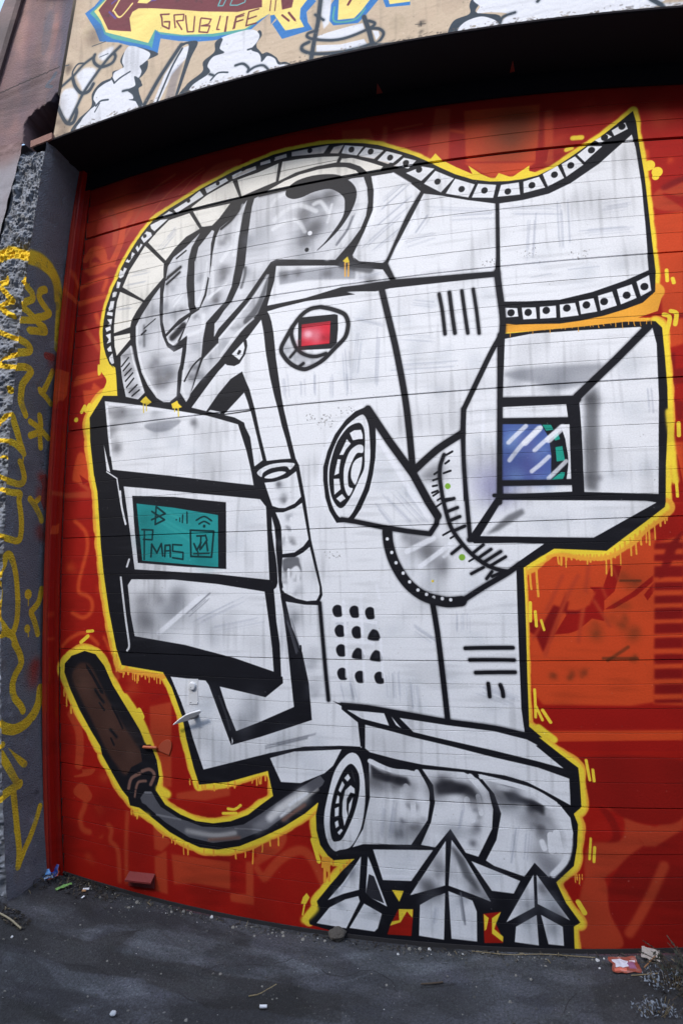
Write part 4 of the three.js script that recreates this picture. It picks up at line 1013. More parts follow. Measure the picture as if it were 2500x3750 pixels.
// ---------------------------------------------------------------- painted wall above the door
const WALL = Paint(1792, 820, -0.1, 4.9, 512);
{
  const { p, l, d, b, drip, q, speck } = WALL;
  q.fillStyle = '#c0ab92'; q.fillRect(0, 0, 1792, 820); speck(1500, ['#c4ac90', '#a08870', '#bfa68c', '#8f7a64'], 3, 26, 0.12);
  p('bb',[186,4130,239,4156,298,4213,1158,4019,1157,3898,1018,3807,864,3817,791,3829,693,3856,599,3892,584,3810,491,3867,373,3928,273,3958,244,4031]);
  p('bt',[214,4123,299,4186,1100,3998,1100,3871,1018,3822,864,3836,711,3876,598,3914,572,3939,555,3852,542,3868,346,3953,298,3991,277,4048]);
  p('by',[237,4127,325,4192,1158,3995,1157,3892,1018,3837,864,3851,711,3883,591,3928,569,3946,535,3885,345,3979,305,3999,276,4068,251,4107]);
  p('bm',[261,4128,325,4192,1100,4005,1100,3925,983,3931,802,3981,678,4023,550,4062,479,4080,447,4070,432,4041,443,3968,384,3986,318,4009,289,4071]);
  l('by',8,[341,4103,379,4159]);
  l('by',8,[348,4098,382,4060,446,4115]);
  l('bv',10,[321,4102,356,4061]);
  l('bv',9,[333,4144,366,4162]);
  l('bv',9,[537,4104,569,4102]);
  p('by',[485,4131,562,4117,524,4094,472,4111]);
  l('bc',6,[887,3987,904,4026]);
  l('bc',5,[887,3987,911,3981,934,4024],0);
  l('bc',5,[947,3978,964,4016]);
  l('bc',5,[947,3974,982,3965,1018,3971,1024,3994],0);
  b('k3w',9,[683,4069,783,4046,801,4031,315,4084]);
  l('bm',8,[640,4008,596,4017,603,3998,607,3956,642,3931,644,3968,616,3974],0);
  l('bm',7,[673,3930,669,3962,666,3997,716,3988,713,3957,679,3963,707,3912],0);
  l('bm',7,[725,3979,729,3941,736,3892,766,3886,771,3961],0);
  l('bm',7,[802,3944,794,3878,837,3864,848,3895,806,3906,842,3906,854,3927,805,3946],0);
  l('bm',7,[899,3931,882,3868,894,3865],0);
  l('bm',7,[935,3919,921,3849],0);
  l('bm',7,[968,3853,977,3905,1012,3905],0);
  l('bm',7,[974,3882,1009,3885],0);
  l('bm',7,[1024,3851,1038,3917,1085,3920],0);
  l('bm',7,[1032,3882,1073,3887],0);
  l('bm',7,[1024,3851,1073,3853],0);
  l('bm',6,[932,3920,926,3848]);
  l('bm',6,[962,3851,976,3909,1015,3914],0);
  l('bm',5,[967,3883,1003,3886],0);
  p('bb',[1142,3830,1165,3854,1208,3781,1328,3768,1289,3790,1276,3850,1296,3892,1340,3910,1262,3955,1166,3981,1137,3916]);
  p('bb',[1148,3829,1193,3746,1333,3758,1311,3799,1306,3848,1351,3890,1318,3928,1284,3877,1273,3839,1289,3793,1210,3780,1171,3847]);
  p('by',[1166,3969,1160,3868,1208,3784,1295,3780,1275,3826,1279,3873,1318,3916,1240,3949]);
  p('bm',[1188,3957,1251,3940,1239,3889,1194,3889]);
  p('bm',[1228,3868,1261,3812,1239,3835]);
  l('bm',9,[1194,3862,1225,3827]);
  l('bm',10,[1225,3866,1253,3823]);
  p('by',[1128,3979,1166,3969,1165,3872,1137,3874]);
  l('bm',5,[1143,3951,1137,3898]);
  l('bm',5,[1166,3944,1160,3892]);
  p('bb',[1417,3855,1439,3884,1642,3842,1566,3763,1534,3737,1426,3753,1408,3781]);
  p('by',[1453,3880,1600,3847,1551,3791,1518,3764,1446,3774]);
  l('bt',8,[1433,3839,1432,3771,1523,3757,1567,3798]);
  l('bm',11,[1509,3860,1493,3835]);
  p('bb',[1641,3830,1760,3822,1758,3765,1656,3781]);
  p('by',[1667,3818,1759,3811,1758,3782,1672,3791]);
  p('ww',[1379,3894,1420,3883,1408,3769,1383,3746,1372,3819],0,5);
  p('ww',[1349,3719,1404,3726,1502,3731,1555,3732,1565,3695,1458,3681,1366,3700]);
  p('ww',[1349,3678,1457,3655,1559,3656,1574,3624,1484,3623,1349,3646]);
  l('kw',18,[1372,3902,1358,3787,1338,3693,1321,3592],0);
  l('kw',12,[1339,3748,1311,3743,1311,3726,1349,3705,1431,3682,1501,3682,1586,3701,1607,3718,1581,3736]);
  l('kw',14,[1316,3701,1286,3691,1288,3667,1338,3640,1430,3621,1521,3617,1600,3626]);
  l('kw',12,[1586,3698,1623,3689,1643,3664,1632,3638,1605,3616]);
  l('kw',19,[1561,3759,1581,3691,1597,3612],0);
  p('ww',[1596,3687,1622,3678,1627,3656,1611,3638]);
  l('kw',10,[1345,3826,1383,3790]);
  p('kw',[403,3787,389,3828,414,3873,452,3889,587,3819,531,3795,532,3757,495,3716,509,3675,490,3655,518,3562,499,3547,156,3506,167,3567,238,3622,242,3690,287,3737,346,3750,351,3780],1);
  p('ww',[420,3884,458,3888,540,3837,540,3805,506,3782,493,3775,504,3745,489,3717,469,3728,473,3683,432,3667,459,3637,462,3617,440,3616,485,3594,496,3551,179,3511,187,3563,232,3607,264,3629,250,3663,268,3704,307,3727,346,3740,358,3772,390,3784,409,3792,399,3826],1);
  l('kw',8,[360,3718,392,3739,443,3759]);
  l('kw',10,[407,3667,445,3664,472,3628]);
  l('kw',9,[265,3622,290,3642,330,3640]);
  l('kw',6,[259,3592,284,3631]);
  l('kw',9,[346,3750,360,3721]);
  p('kw',[466,3729,495,3709,505,3682,490,3661,511,3563,499,3560,465,3623,458,3658,473,3683],1);
  p('kw',[503,3776,534,3794,532,3751,498,3715,504,3745],1);
  p('kw',[722,3561,733,3625,812,3674,817,3722,871,3758,876,3805,924,3818,1042,3777,1085,3814,1099,3787,1073,3745,1096,3698,1125,3697,1165,3664,1182,3636,1215,3628,1260,3583,1142,3587],1);
  p('ww',[749,3570,764,3618,848,3660,838,3698,865,3735,919,3743,898,3769,912,3809,914,3823,1021,3830,1067,3819,1088,3790,1079,3762,1050,3727,1085,3701,1102,3661,1125,3679,1159,3659,1176,3626,1215,3619,1243,3590,1147,3591,893,3583],1);
  l('kw',8,[854,3622,890,3650,937,3642]);
  l('kw',10,[848,3654,866,3644]);
  l('kw',11,[974,3667,1009,3668,1036,3641,1033,3623]);
  l('kw',10,[1033,3623,1067,3639,1108,3636,1142,3592]);
  l('kw',9,[1033,3731,1067,3729,1096,3692,1099,3661]);
  l('kw',8,[1176,3635,1170,3645]);
  p('ww',[621,3699,706,3816,749,3821,737,3765,659,3691,593,3564,562,3565],0,4);
  p('g2w',[658,3703,719,3751,684,3636,679,3576,624,3570],0,9);
  l('kw',17,[706,3834,645,3756,590,3682,521,3574]);
  l('kw',9,[712,3814,658,3728,586,3572]);
  p('kw',[702,3841,788,3830,750,3743,685,3569,676,3577,743,3807,712,3827],1);
  p('ww',[197,3835,258,3814,240,3748,195,3707,174,3750,151,3807],1,10);
  p('ww',[86,3744,154,3735,163,3669,120,3583,77,3624,61,3691],1,10);
  p('ww',[269,3889,347,3915,342,3878,296,3850],1,10);
  l('kw',14,[249,3893,243,3869,257,3840,291,3819,343,3826,362,3854,355,3874]);
  l('kw',13,[387,3905,323,3857,259,3788,195,3707,158,3639,120,3570]);
  l('kw',16,[131,3798,147,3750,182,3707,222,3707,247,3740]);
  l('kw',11,[242,3882,190,3856,131,3805,65,3762]);
  l('kw',9,[189,3862,156,3864,130,3831,131,3798]);
  l('kw',17,[52,3668,78,3611,107,3567,141,3560,159,3600,158,3626]);
  p('kw',[1907,3590,1934,3646,1997,3662,1999,3701,2014,3729,2055,3725,2040,3698,2025,3662,2106,3630,2119,3607,2111,3570,1939,3582],1);
  p('ww',[1956,3589,1975,3628,2038,3639,2079,3621,2108,3594,2104,3572],1);
  p('ww',[2028,3658,2040,3682,2069,3722,2669,3562,2690,3520,2724,3489,2676,3483,2121,3568,2125,3598,2147,3623,2080,3648],1);
  l('kw',10,[2111,3574,2126,3613,2174,3622]);
  l('kw',11,[2262,3648,2272,3660]);
  l('kw',16,[2668,3552,2708,3512]);
  b('k3w',12,[1795,3665,1806,3671,1798,3629]);
  l('k3w',4,[1777,3670,1820,3663]);
  l('k3w',4,[1799,3680,1802,3656]);
  b('k3w',5,[2603,3535,2647,3509,2734,3505]);
  p('ww',[2709,3523,2778,3512,2775,3469,2735,3475],0,6);
  p('ww',[1364,3593,1403,3610,1478,3601,1488,3587,1370,3586],1);
  p('kw',[1403,3607,1605,3622,1753,3603,1753,3580,1563,3587,1392,3590],0,3);
  b('db',47,[81,3540,49,3649,226,3977]);
  b('db',27,[109,3855,101,3863,66,3575]);
  l('kw',5,[67,3871,108,3872]);
  l('kw',4,[233,3942,306,3950]);
  l('kw',4,[276,3874,322,3882]);
  WALL.coat(0, 0.8);
  speck(2200, ['#4a4036', '#e8dcc8', '#7a6a58', '#2e2a28'], 0.3, 1.2, 0.5);
  for (let i = 0; i < 500; i++) { q.globalAlpha = rr(0.2, 0.7); q.fillStyle = i % 3 ? '#4c443e' : '#8a7c6c'; const u = rr(0, 3.1); q.beginPath(); q.ellipse(WALL.X(1000 * u), WALL.Y(1000 * (beamV(u) + 0.016 + 0.03 * rnd() * rnd())), rr(1, 6), rr(0.5, 2.4), rr(-0.5, 0.5), 0, 7); q.fill(); } q.globalAlpha = 1;
}
const rough = grey(256, 256, (i, j) => 0.5 + 0.6 * fbm(i / 9, j / 9, 3, 4) + 0.1 * (rnd() - 0.5)); 
const wallBump = rough.clone(); wallBump.repeat.set(6, 3); wallBump.needsUpdate = true;
const wall = thing('painted_wall', 1.5, 4.2, 0.25, 'tan wall above the lintel with GRUBLIFE graffiti and white cartoon clouds', 'wall'); wall.userData.kind = 'thing';
{
  const left = (v) => 0.035 + 0.14 * (v - 3.5), plas = std({ map: WALL.tex(), roughness: 0.85, bumpMap: wallBump, bumpScale: 0.0015 });
  mesh('plaster_face', sheet(160, 60, (s, t) => { const v0 = beamV(3.2 * s) + 0.0165, v = v0 + (6.4 - v0) * t * t, u = left(v) + (3.2 - left(v)) * s; const vb = v < 3.8 ? beamV(u) + 0.0165 : 0, vv = Math.max(v, vb); return [u - 1.5, vv - 4.2 + (t === 0 ? 0.004 * Math.abs(N(u * 60, 7, 2)) : 0), 0.003 * N(u * 2.5, vv * 2.5, 5) + (t === 0 ? -0.006 : 0), (u + 0.1) / 3.5, Math.min(0.999, (vv - 3.298) / 1.602)]; }), plas, wall);
  const side = std({ color: lin(0.33, 0.27, 0.2), roughness: 0.9 }), bx = (x0, x1, y0, y1, z0, z1) => new THREE.BoxGeometry(x1 - x0, y1 - y0, z1 - z0).translate((x0 + x1) / 2 - 1.5, (y0 + y1) / 2 - 4.2, (z0 + z1) / 2 - 0.25);
  mesh('masonry_core', mergeGeometries([bx(0.2, 3.2, 3.62, 6.4, -0.2, 0.235), bx(-0.14, 0.19, 3.7, 6.4, -0.2, 0.07)]), side, wall);
  mesh('right_return', bx(3.11, 3.9, -0.2, 6.4, -0.2, 0.24), side, wall);
}
// ---------------------------------------------------------------- concrete pier at the left
const xb = (v) => -0.115 + 0.041 * (v - 1.65) ** 2;
const pier = thing('concrete_pier', -0.3, 0, 0.2, 'grey concrete pier left of the door with yellow scrawled graffiti, pinkish plaster on top', 'pier'); pier.userData.kind = 'thing';
const JAMB = Paint(320, 1850, 0, 3.6, 500);   // across: depth of the reveal, up: height
const JC = (fill, sp) => { const { q, speck } = JAMB; q.fillStyle = fill; q.fillRect(0, 0, 320, 1850); speck(700, sp, 2, 16, 0.14); };
{
  JC('#6c6d73', ['#7c7c82', '#5c5c62', '#85848a', '#525258']);
  const { p, l, d, b, drip } = JAMB;
  l('yj',48,[431,2800,384,2840,335,2874,263,2895,192,2905,119,2895,72,2856,43,2763,31,2647,23,2554],1,6);
  l('yj',35,[401,2713,379,2741,385,2712,398,2689,363,2671,333,2658,372,2627,391,2606,367,2591,323,2592]);
  l('yj',33,[289,2791,278,2774,252,2764,225,2745,219,2720,247,2694,283,2659,247,2657,216,2644,183,2631,284,2592]);
  l('yj',37,[148,2800,176,2778,180,2748,155,2727,113,2708,105,2697,139,2668,179,2642,157,2623,125,2618,119,2599,170,2583,210,2569]);
  l('yj',37,[385,2489,331,2493,266,2506,218,2498,198,2483,213,2463,268,2438,339,2386,368,2359]);
  l('yj',35,[366,2342,287,2365,215,2388,179,2381,198,2347,222,2303,225,2253,218,2211,189,2165]);
  l('yj',31,[39,2428,64,2363,89,2308,108,2312]);
  l('yj',31,[107,2303,67,2287,32,2264]);
  l('yj',33,[337,2088,309,2125,267,2145,240,2095,211,2032,190,1995]);
  l('yj',34,[100,2185,89,2141,98,2107,150,2076]);
  l('yj',31,[92,2108,78,2033]);
  l('yj',31,[157,2142,93,2122,33,2090]);
  d('yj',25,[296,2254]);
  l('rj',35,[93,2489,49,2496]);
  b('rj',40,[23,2458,35,2492]);
  l('yj',32,[330,2011,249,2021,202,1996,183,1982]);
  l('yj',32,[316,1854,262,1842,205,1834,177,1847,171,1874,189,1919,202,1939]);
  l('yj',32,[312,1797,230,1791,191,1792,194,1761,182,1711,172,1646,178,1586,205,1571,266,1584,298,1590]);
  l('yj',34,[125,1774,93,1747,52,1697,45,1680]);
  l('yj',28,[99,1755,64,1787]);
  l('yj',31,[290,1410,265,1451,246,1506,224,1498,199,1431,184,1347,179,1263,186,1201,218,1150,262,1202,284,1232]);
  l('yj',24,[289,1386,272,1349,275,1288,284,1248]);
  l('yj',32,[282,1148,219,1158,190,1106,162,1052]);
  l('yj',33,[30,1348,48,1287,95,1246]);
  l('yj',33,[95,1237,70,1192,52,1139]);
  d('yj',23,[116,1326]);
  l('yj',7,[114,1315,115,1274]);
  d('yj',19,[119,1168]);
  l('yj',7,[116,1161,112,1131]);
  l('yj',9,[185,1977,186,1942]);
  l('yj',21,[324,1941,292,1945,275,1942]);
  p('rj',[73,1895,29,1911,14,1876,6,1776,29,1727,58,1778,50,1843]);
  b('rj',31,[53,1889,43,1644,35,1608,60,1810]);
  l('yj',35,[197,1108,166,1062,156,1015,191,969,206,926,197,875,161,831,146,805]);
  l('yj',47,[281,777,247,752,200,736,137,744,85,774,50,819,35,882]);
  l('yj',34,[267,649,234,587,201,525,178,496]);
  l('yj',38,[175,499,220,492,290,469]);
  l('yj',32,[212,481,206,406,200,318,194,231,204,172]);
  l('yj',31,[61,364,95,304,137,251,177,207,204,172]);
  l('yj',29,[283,683,260,686]);
  p('yj',[232,665,202,640,149,598,127,574,138,559,159,565,186,595],1);
  b('rj',46,[68,974,62,944,55,991]);
  b('wj',18,[119,327,106,331]);
  b('kj',13,[73,431]);
  b('wj',21,[268,257,280,234]);
  l('yj',62,[434,2819,370,2878,266,2911,193,2924,129,2912,74,2861,52,2790],1,8);
  for (let i = 0; i < 26; i++) { const u = rr(0, 250), v = rr(0, 3400); JAMB.b('stn', rr(10, 40), [u, v]); } JAMB.speck(260, ['#5c5c62', '#9c9ca2', '#6c6660', '#50525a'], 2, 12, 0.35); JAMB.coat(0, 1.2); JAMB.speck(1500, ['#4c4c52', '#a4a4aa', '#6e6e74'], 0.4, 1.6, 0.5);
}
{
  const jt = JAMB.tex(), fine = rough.clone(); fine.repeat.set(3, 17); fine.needsUpdate = true;
  const reveal = std({ map: jt, roughness: 0.85, bumpMap: fine, bumpScale: 0.01 });
  mesh('reveal', sheet(40, 380, (s, t) => { const v = -0.1 + 3.62 * t, z = 0.265 * s, pit = Math.max(0, fbm(z * 14, v * 11, 6, 3) - 0.18), edge = smooth(s, 0.8, 1); return [xb(v) + 0.003 * fbm(z * 8, v * 6, 2) - 0.03 * pit - edge * (0.008 + 0.012 * fbm(v * 14, 3, 1)) + 0.3, v, z - 0.2, z / 0.64, (v + 0.1) / 3.7]; }), reveal, pier);
  // rough exposed aggregate on the front, smooth again further left
  const bl = (v) => -0.149 + (v - 3.462) * 0.245;
  const stone = Paint(512, 1850, -0.6, 3.6, 500);
  stone.q.fillStyle = '#7a7d84'; stone.q.fillRect(0, 0, 512, 1850); stone.speck(6500, ['#989ca4', '#62666e', '#aaaeb6', '#4c5056', '#868280', '#70767e'], 1.5, 7, 0.75);
  { const { p, l, d, b, drip } = stone;
  l('yj',30,[-237,2924,-184,2933,-132,2932,-63,2903,0,2866,59,2812,91,2749,106,2647,106,2535,105,2447],1,4);
  l('yj',25,[-214,2808,-189,2823,-198,2797,-213,2780,-179,2738,-151,2707,-192,2698,-213,2687,-190,2657,-147,2633]);
  l('yj',22,[-97,2815,-88,2791,-66,2765,-44,2730,-40,2702,-68,2692,-103,2678,-71,2656,-44,2625,-17,2595,-110,2610]);
  l('yj',23,[27,2739,2,2733,-5,2707,15,2672,47,2632,52,2618,23,2608,-12,2603,4,2574,30,2553,34,2533,-9,2542,-45,2548]);
  l('yj',24,[-216,2559,-162,2534,-100,2514,-57,2482,-41,2458,-55,2446,-106,2447,-177,2427,-207,2412]);
  l('yj',23,[-206,2394,-128,2382,-62,2373,-30,2350,-49,2325,-73,2292,-78,2244,-73,2199,-50,2145]);
  l('yj',19,[85,2339,62,2288,40,2247,24,2257]);
  l('yj',19,[25,2248,56,2219,82,2186]);
  l('yj',22,[-190,2116,-161,2145,-121,2150,-97,2092,-74,2020,-56,1979]);
  l('yj',20,[25,2134,32,2091,24,2061,-20,2047]);
  l('yj',18,[29,2061,37,1987]);
  l('yj',18,[-23,2112,28,2074,74,2027]);
  d('yj',17,[-143,2272]);
  l('rj',21,[47,2418,82,2405]);
  b('rj',23,[99,2359,92,2395]);
  l('yj',20,[-186,2035,-109,2021,-67,1983,-51,1965]);
  l('yj',20,[-176,1869,-124,1844,-73,1825,-49,1832,-43,1857,-58,1905,-69,1927]);
  l('yj',20,[-172,1808,-96,1787,-61,1782,-64,1752,-54,1701,-46,1638,-50,1579,-74,1567,-130,1586,-160,1595]);
  l('yj',20,[-5,1754,21,1723,52,1671,58,1655]);
  l('yj',16,[15,1732,43,1756]);
  l('yj',20,[-150,1411,-127,1452,-110,1506,-90,1497,-67,1430,-53,1348,-46,1266,-50,1205,-76,1153,-118,1201,-139,1230]);
  l('yj',16,[-148,1386,-131,1349,-133,1287,-140,1246]);
  l('yj',20,[-134,1144,-77,1161,-50,1113,-23,1064]);
  l('yj',19,[72,1351,61,1294,24,1254]);
  l('yj',19,[25,1246,46,1206,62,1158]);
  d('yj',14,[5,1329]);
  l('yj',4,[7,1319,8,1280]);
  d('yj',11,[8,1179]);
  l('yj',4,[11,1173,15,1145]);
  l('yj',6,[-53,1961,-55,1926]);
  l('yj',14,[-181,1960,-151,1956,-135,1949]);
  p('rj',[38,1857,72,1864,83,1829,88,1737,70,1696,49,1747,55,1805]);
  b('rj',18,[53,1848,59,1621,66,1588,47,1776]);
  l('yj',22,[-56,1114,-27,1074,-16,1029,-43,979,-54,935,-44,886,-10,852,5,830]);
  l('yj',29,[-113,769,-79,753,-36,750,15,774,56,815,80,864,87,925]);
  l('yj',22,[-89,643,-54,593,-20,543,2,523]);
  l('yj',25,[5,528,-34,504,-94,453]);
  l('yj',21,[-25,496,-14,424,1,341,16,259,14,196]);
  l('yj',19,[108,441,88,373,60,304,32,243,14,196]);
  l('yj',19,[-107,673,-86,682]);
  p('yj',[-59,671,-31,655,18,631,37,615,30,598,11,597,-13,617],1);
  b('rj',27,[57,1004,63,977,67,1022]);
  b('wj',11,[67,384,76,393]);
  b('kj',7,[92,499]);
  b('wj',14,[-51,249,-60,219]);
  l('yj',40,[-238,2947,-166,2962,-64,2921,1,2886,53,2835,91,2754,101,2677],1,5);
  }
  mesh('rough_aggregate', sheet(110, 900, (s, t) => {
    const v = -0.1 + 3.6 * t, x0 = Math.min(bl(v), -0.2) - 0.02 * fbm(v * 9, 2, 4) - (v < 2.9 ? 0.2 : 0) * smooth(v, 2.9, 2.7), x1 = xb(v) - 0.006, x = x0 + (x1 - x0) * s;
    const k = Math.min(1, 6 * s, 14 * (1 - s) + 0.25), h = 0.5 + 0.8 * Math.abs(N(x * 46, v * 40, 1)) + 0.9 * N(x * 24, v * 20, 2) + 0.4 * N(x * 110, v * 100, 3) - 0.7 * smooth(N(x * 12, v * 10, 8), 0.1, 0.5);
    const cut = smooth(v, 3.42, 3.5) * 0.05;
    return [x + 0.3 + (1 - s < 0.03 ? 0.006 * fbm(v * 30, 1, 1) : 0), v, 0.236 - 0.2 + 0.021 * k * h - cut, (x + 0.6) / 1.024, (v + 0.1) / 3.7];
  }), (() => { const tx = stone.tex(); tx.wrapS = tx.wrapT = THREE.RepeatWrapping; return std({ map: tx, roughness: 0.95 }); })(), pier);
  const sg = Paint(512, 640, -0.8, 3.6, 512); sg.q.fillStyle = '#8e898d'; sg.q.fillRect(0, 0, 512, 640); sg.speck(500, ['#989398', '#807a7e', '#8e8080', '#77737a'], 2, 18, 0.2); sg.p('pkb', [-800, 3700, -60, 3700, -100, 3455, -160, 3440, -240, 3400, -300, 3430, -420, 3380, -800, 3400], 1, 60); sg.coat(0, 1);
  const smoothG = std({ map: sg.tex(), roughness: 0.85, bumpMap: fine, bumpScale: 0.003 });
  mesh('smooth_render', sheet(30, 60, (s, t) => { const v = 2.4 + (1.11 + 0.02 * N(s * 14, 3, 2)) * t, x1 = bl(v) + 0.012 + 0.014 * fbm(v * 11, 6, 2), x = -0.75 + (x1 + 0.75) * s; return [x + 0.3, v, 0.258 - 0.2 + 0.002 * N(x * 6, v * 6, 1), x + 0.8, (v - 2.35) / 1.25]; }), smoothG, pier);
  const pk = Paint(512, 1024, -0.6, 5.4, 512);
  pk.q.fillStyle = '#735a5a'; pk.q.fillRect(0, 0, 512, 1024); pk.speck(900, ['#8d6a62', '#5c4a54', '#7c5e54', '#54464e'], 3, 30, 0.16);
  for (let i = 0; i < 46; i++) { const x = rr(-560, 260), v = rr(3400, 4300), L = rr(300, 1100); pk.l('pv' + i % 5, rr(6, 40), [x, v, x + rr(0, 30), v + L / 2, x + rr(20, 90), v + L], 1, 40); }
  pk.coat(0, 1.6);
  pk.q.globalAlpha = 0.4; for (let i = 0; i < 40; i++) { pk.q.fillStyle = i % 2 ? '#3c4658' : '#4a4658'; pk.q.beginPath(); pk.q.ellipse(pk.X(rr(-20, 140)), pk.Y(rr(3500, 4400)), rr(4, 26), rr(20, 90), 0.15, 0, 7); pk.q.globalAlpha = rr(0.05, 0.25); pk.q.fill(); } pk.q.globalAlpha = 0.55; pk.q.strokeStyle = '#3c5264'; pk.q.lineWidth = 9; pk.q.beginPath(); pk.q.moveTo(pk.X(40), pk.Y(3840)); pk.q.lineTo(pk.X(-10), pk.Y(3780)); pk.q.lineTo(pk.X(20), pk.Y(3770)); pk.q.stroke(); pk.q.globalAlpha = 1;
  pk.q.strokeStyle = '#2c2022'; pk.q.lineWidth = 3; pk.q.beginPath(); for (let i = 0; i <= 40; i++) pk.q.lineTo(pk.X(-300 + 9 * i), pk.Y(3800 + 1.7 * i + 10 * N(i * 0.7, 4))); pk.q.stroke(); pk.speck(60, ['#3a2a2c', '#2a2228'], 1, 4, 0.5);
  const left = (v) => 0.023 + 0.14 * (v - 3.5);
  mesh('pink_plaster', sheet(70, 120, (s, t) => {
    const v = 3.5 + 1.6 * t, x1 = left(v), x0 = (-0.417 + (v - 4.321) * 0.42 + (v - 4.292) * 0.29) / 2, x = x0 + (x1 - x0) * s;
    const hole = smooth(x, -0.125, -0.105) * smooth(v, 3.645 + 0.5 * (x + 0.08) + 0.03 * N(x * 40, v * 40), 3.62 + 0.5 * (x + 0.08));
    return [x + 0.3, v, 0.256 - 0.2 - 0.2 * hole + 0.003 * fbm(x * 9, v * 9, 3) - 0.004 * Math.max(0, 1 - Math.abs(v - 3.815 - 0.19 * x) * 90), x + 0.6, (v - 3.4) / 2];
  }), (() => { const tx = pk.tex(), bm = rough.clone(); bm.repeat.set(4, 8); bm.needsUpdate = true; return std({ map: tx, roughness: 0.85, bumpMap: bm, bumpScale: 0.003 }); })(), pier);
  mesh('pink_base', sheet(40, 16, (s, t) => { const v = 3.44 + 0.07 * t, x0 = -0.27, x1 = -0.155 + 0.02 * N(v * 40, 3, 1) + 0.02 * t, x = x0 + (x1 - x0) * s; return [x + 0.3, v, 0.259 - 0.2 + 0.004 * N(x * 30, v * 30), x + 0.8, (v - 2.35) / 1.25]; }), smoothG, pier);
  mesh('pier_core', new THREE.BoxGeometry(0.62, 3.7, 0.19).translate(-0.16, 1.7, -0.1), std({ color: lin(0.1, 0.1, 0.1), roughness: 0.9 }), pier);
}
{ // weathered strip that closes the pier against the sky
  const strip = thing('corner_strip', -0.25, 3.9, 0.3, 'dark brown weathered strip left of the pink plaster, sky beyond it', 'corner strip');
  const outer = (v) => -0.262 + (v - 4.321) * 0.42, inner = (v) => -0.155 + (v - 4.292) * 0.29;
  const sp = Paint(128, 1024, -0.6, 5.4, 512); sp.q.fillStyle = '#5a4646'; sp.q.fillRect(0, 0, 128, 1024); sp.speck(260, ['#6e5654', '#463638', '#78625c', '#3e3034'], 3, 22, 0.25); sp.coat(0, 2);
  const m = std({ map: sp.tex(), roughness: 0.75, bumpMap: rough, bumpScale: 0.003 });
  mesh('strip', sweep(20, (t) => { const v = 3.4 + 2 * t, a = outer(v) - (v < 3.9 ? (3.9 - v) * 0.3 : 0), b = inner(v) - 0.006; return [[a, 0.25], [a, 0.268], [a + 0.012, 0.275], [b - 0.02, 0.28], [b, 0.272], [b, 0.25]].map(([x, z]) => [x + 0.25, v - 3.9, z - 0.3, (x + 0.6) * 1.2, (v - 3.4) / 2.2]); }), m, strip);
}

{ // the building across the alley: it keeps the low sky off the foot of the door
  const far = thing('opposite_building', 1.5, 0, 7.6, 'plain grey rendered building across the alley behind the viewer', 'building'); far.userData.kind = 'thing';
  const bx = (w, h, d, x, y, z) => new THREE.BoxGeometry(w, h, d).translate(x, y, z), grey1 = std({ color: lin(0.16, 0.155, 0.15), roughness: 0.9 });
  mesh('wall', bx(24, 8.4, 0.4, 0, 4.2, 0.2), grey1, far); mesh('parapet', bx(24.2, 0.25, 0.55, 0, 8.525, 0.2), std({ color: lin(0.12, 0.12, 0.12), roughness: 0.9 }), far);
  for (let i = -2; i <= 2; i++) for (const y of [0, 3]) { const w = mesh('window', bx(1.3, 1.2, 0.05, i * 4, 3.3 + y, -0.015), std({ color: lin(0.03, 0.035, 0.04), roughness: 0.15 }), far); mesh('window_sill', bx(1.5, 0.08, 0.16, i * 4, 2.66 + y, -0.06), grey1, w); }
}
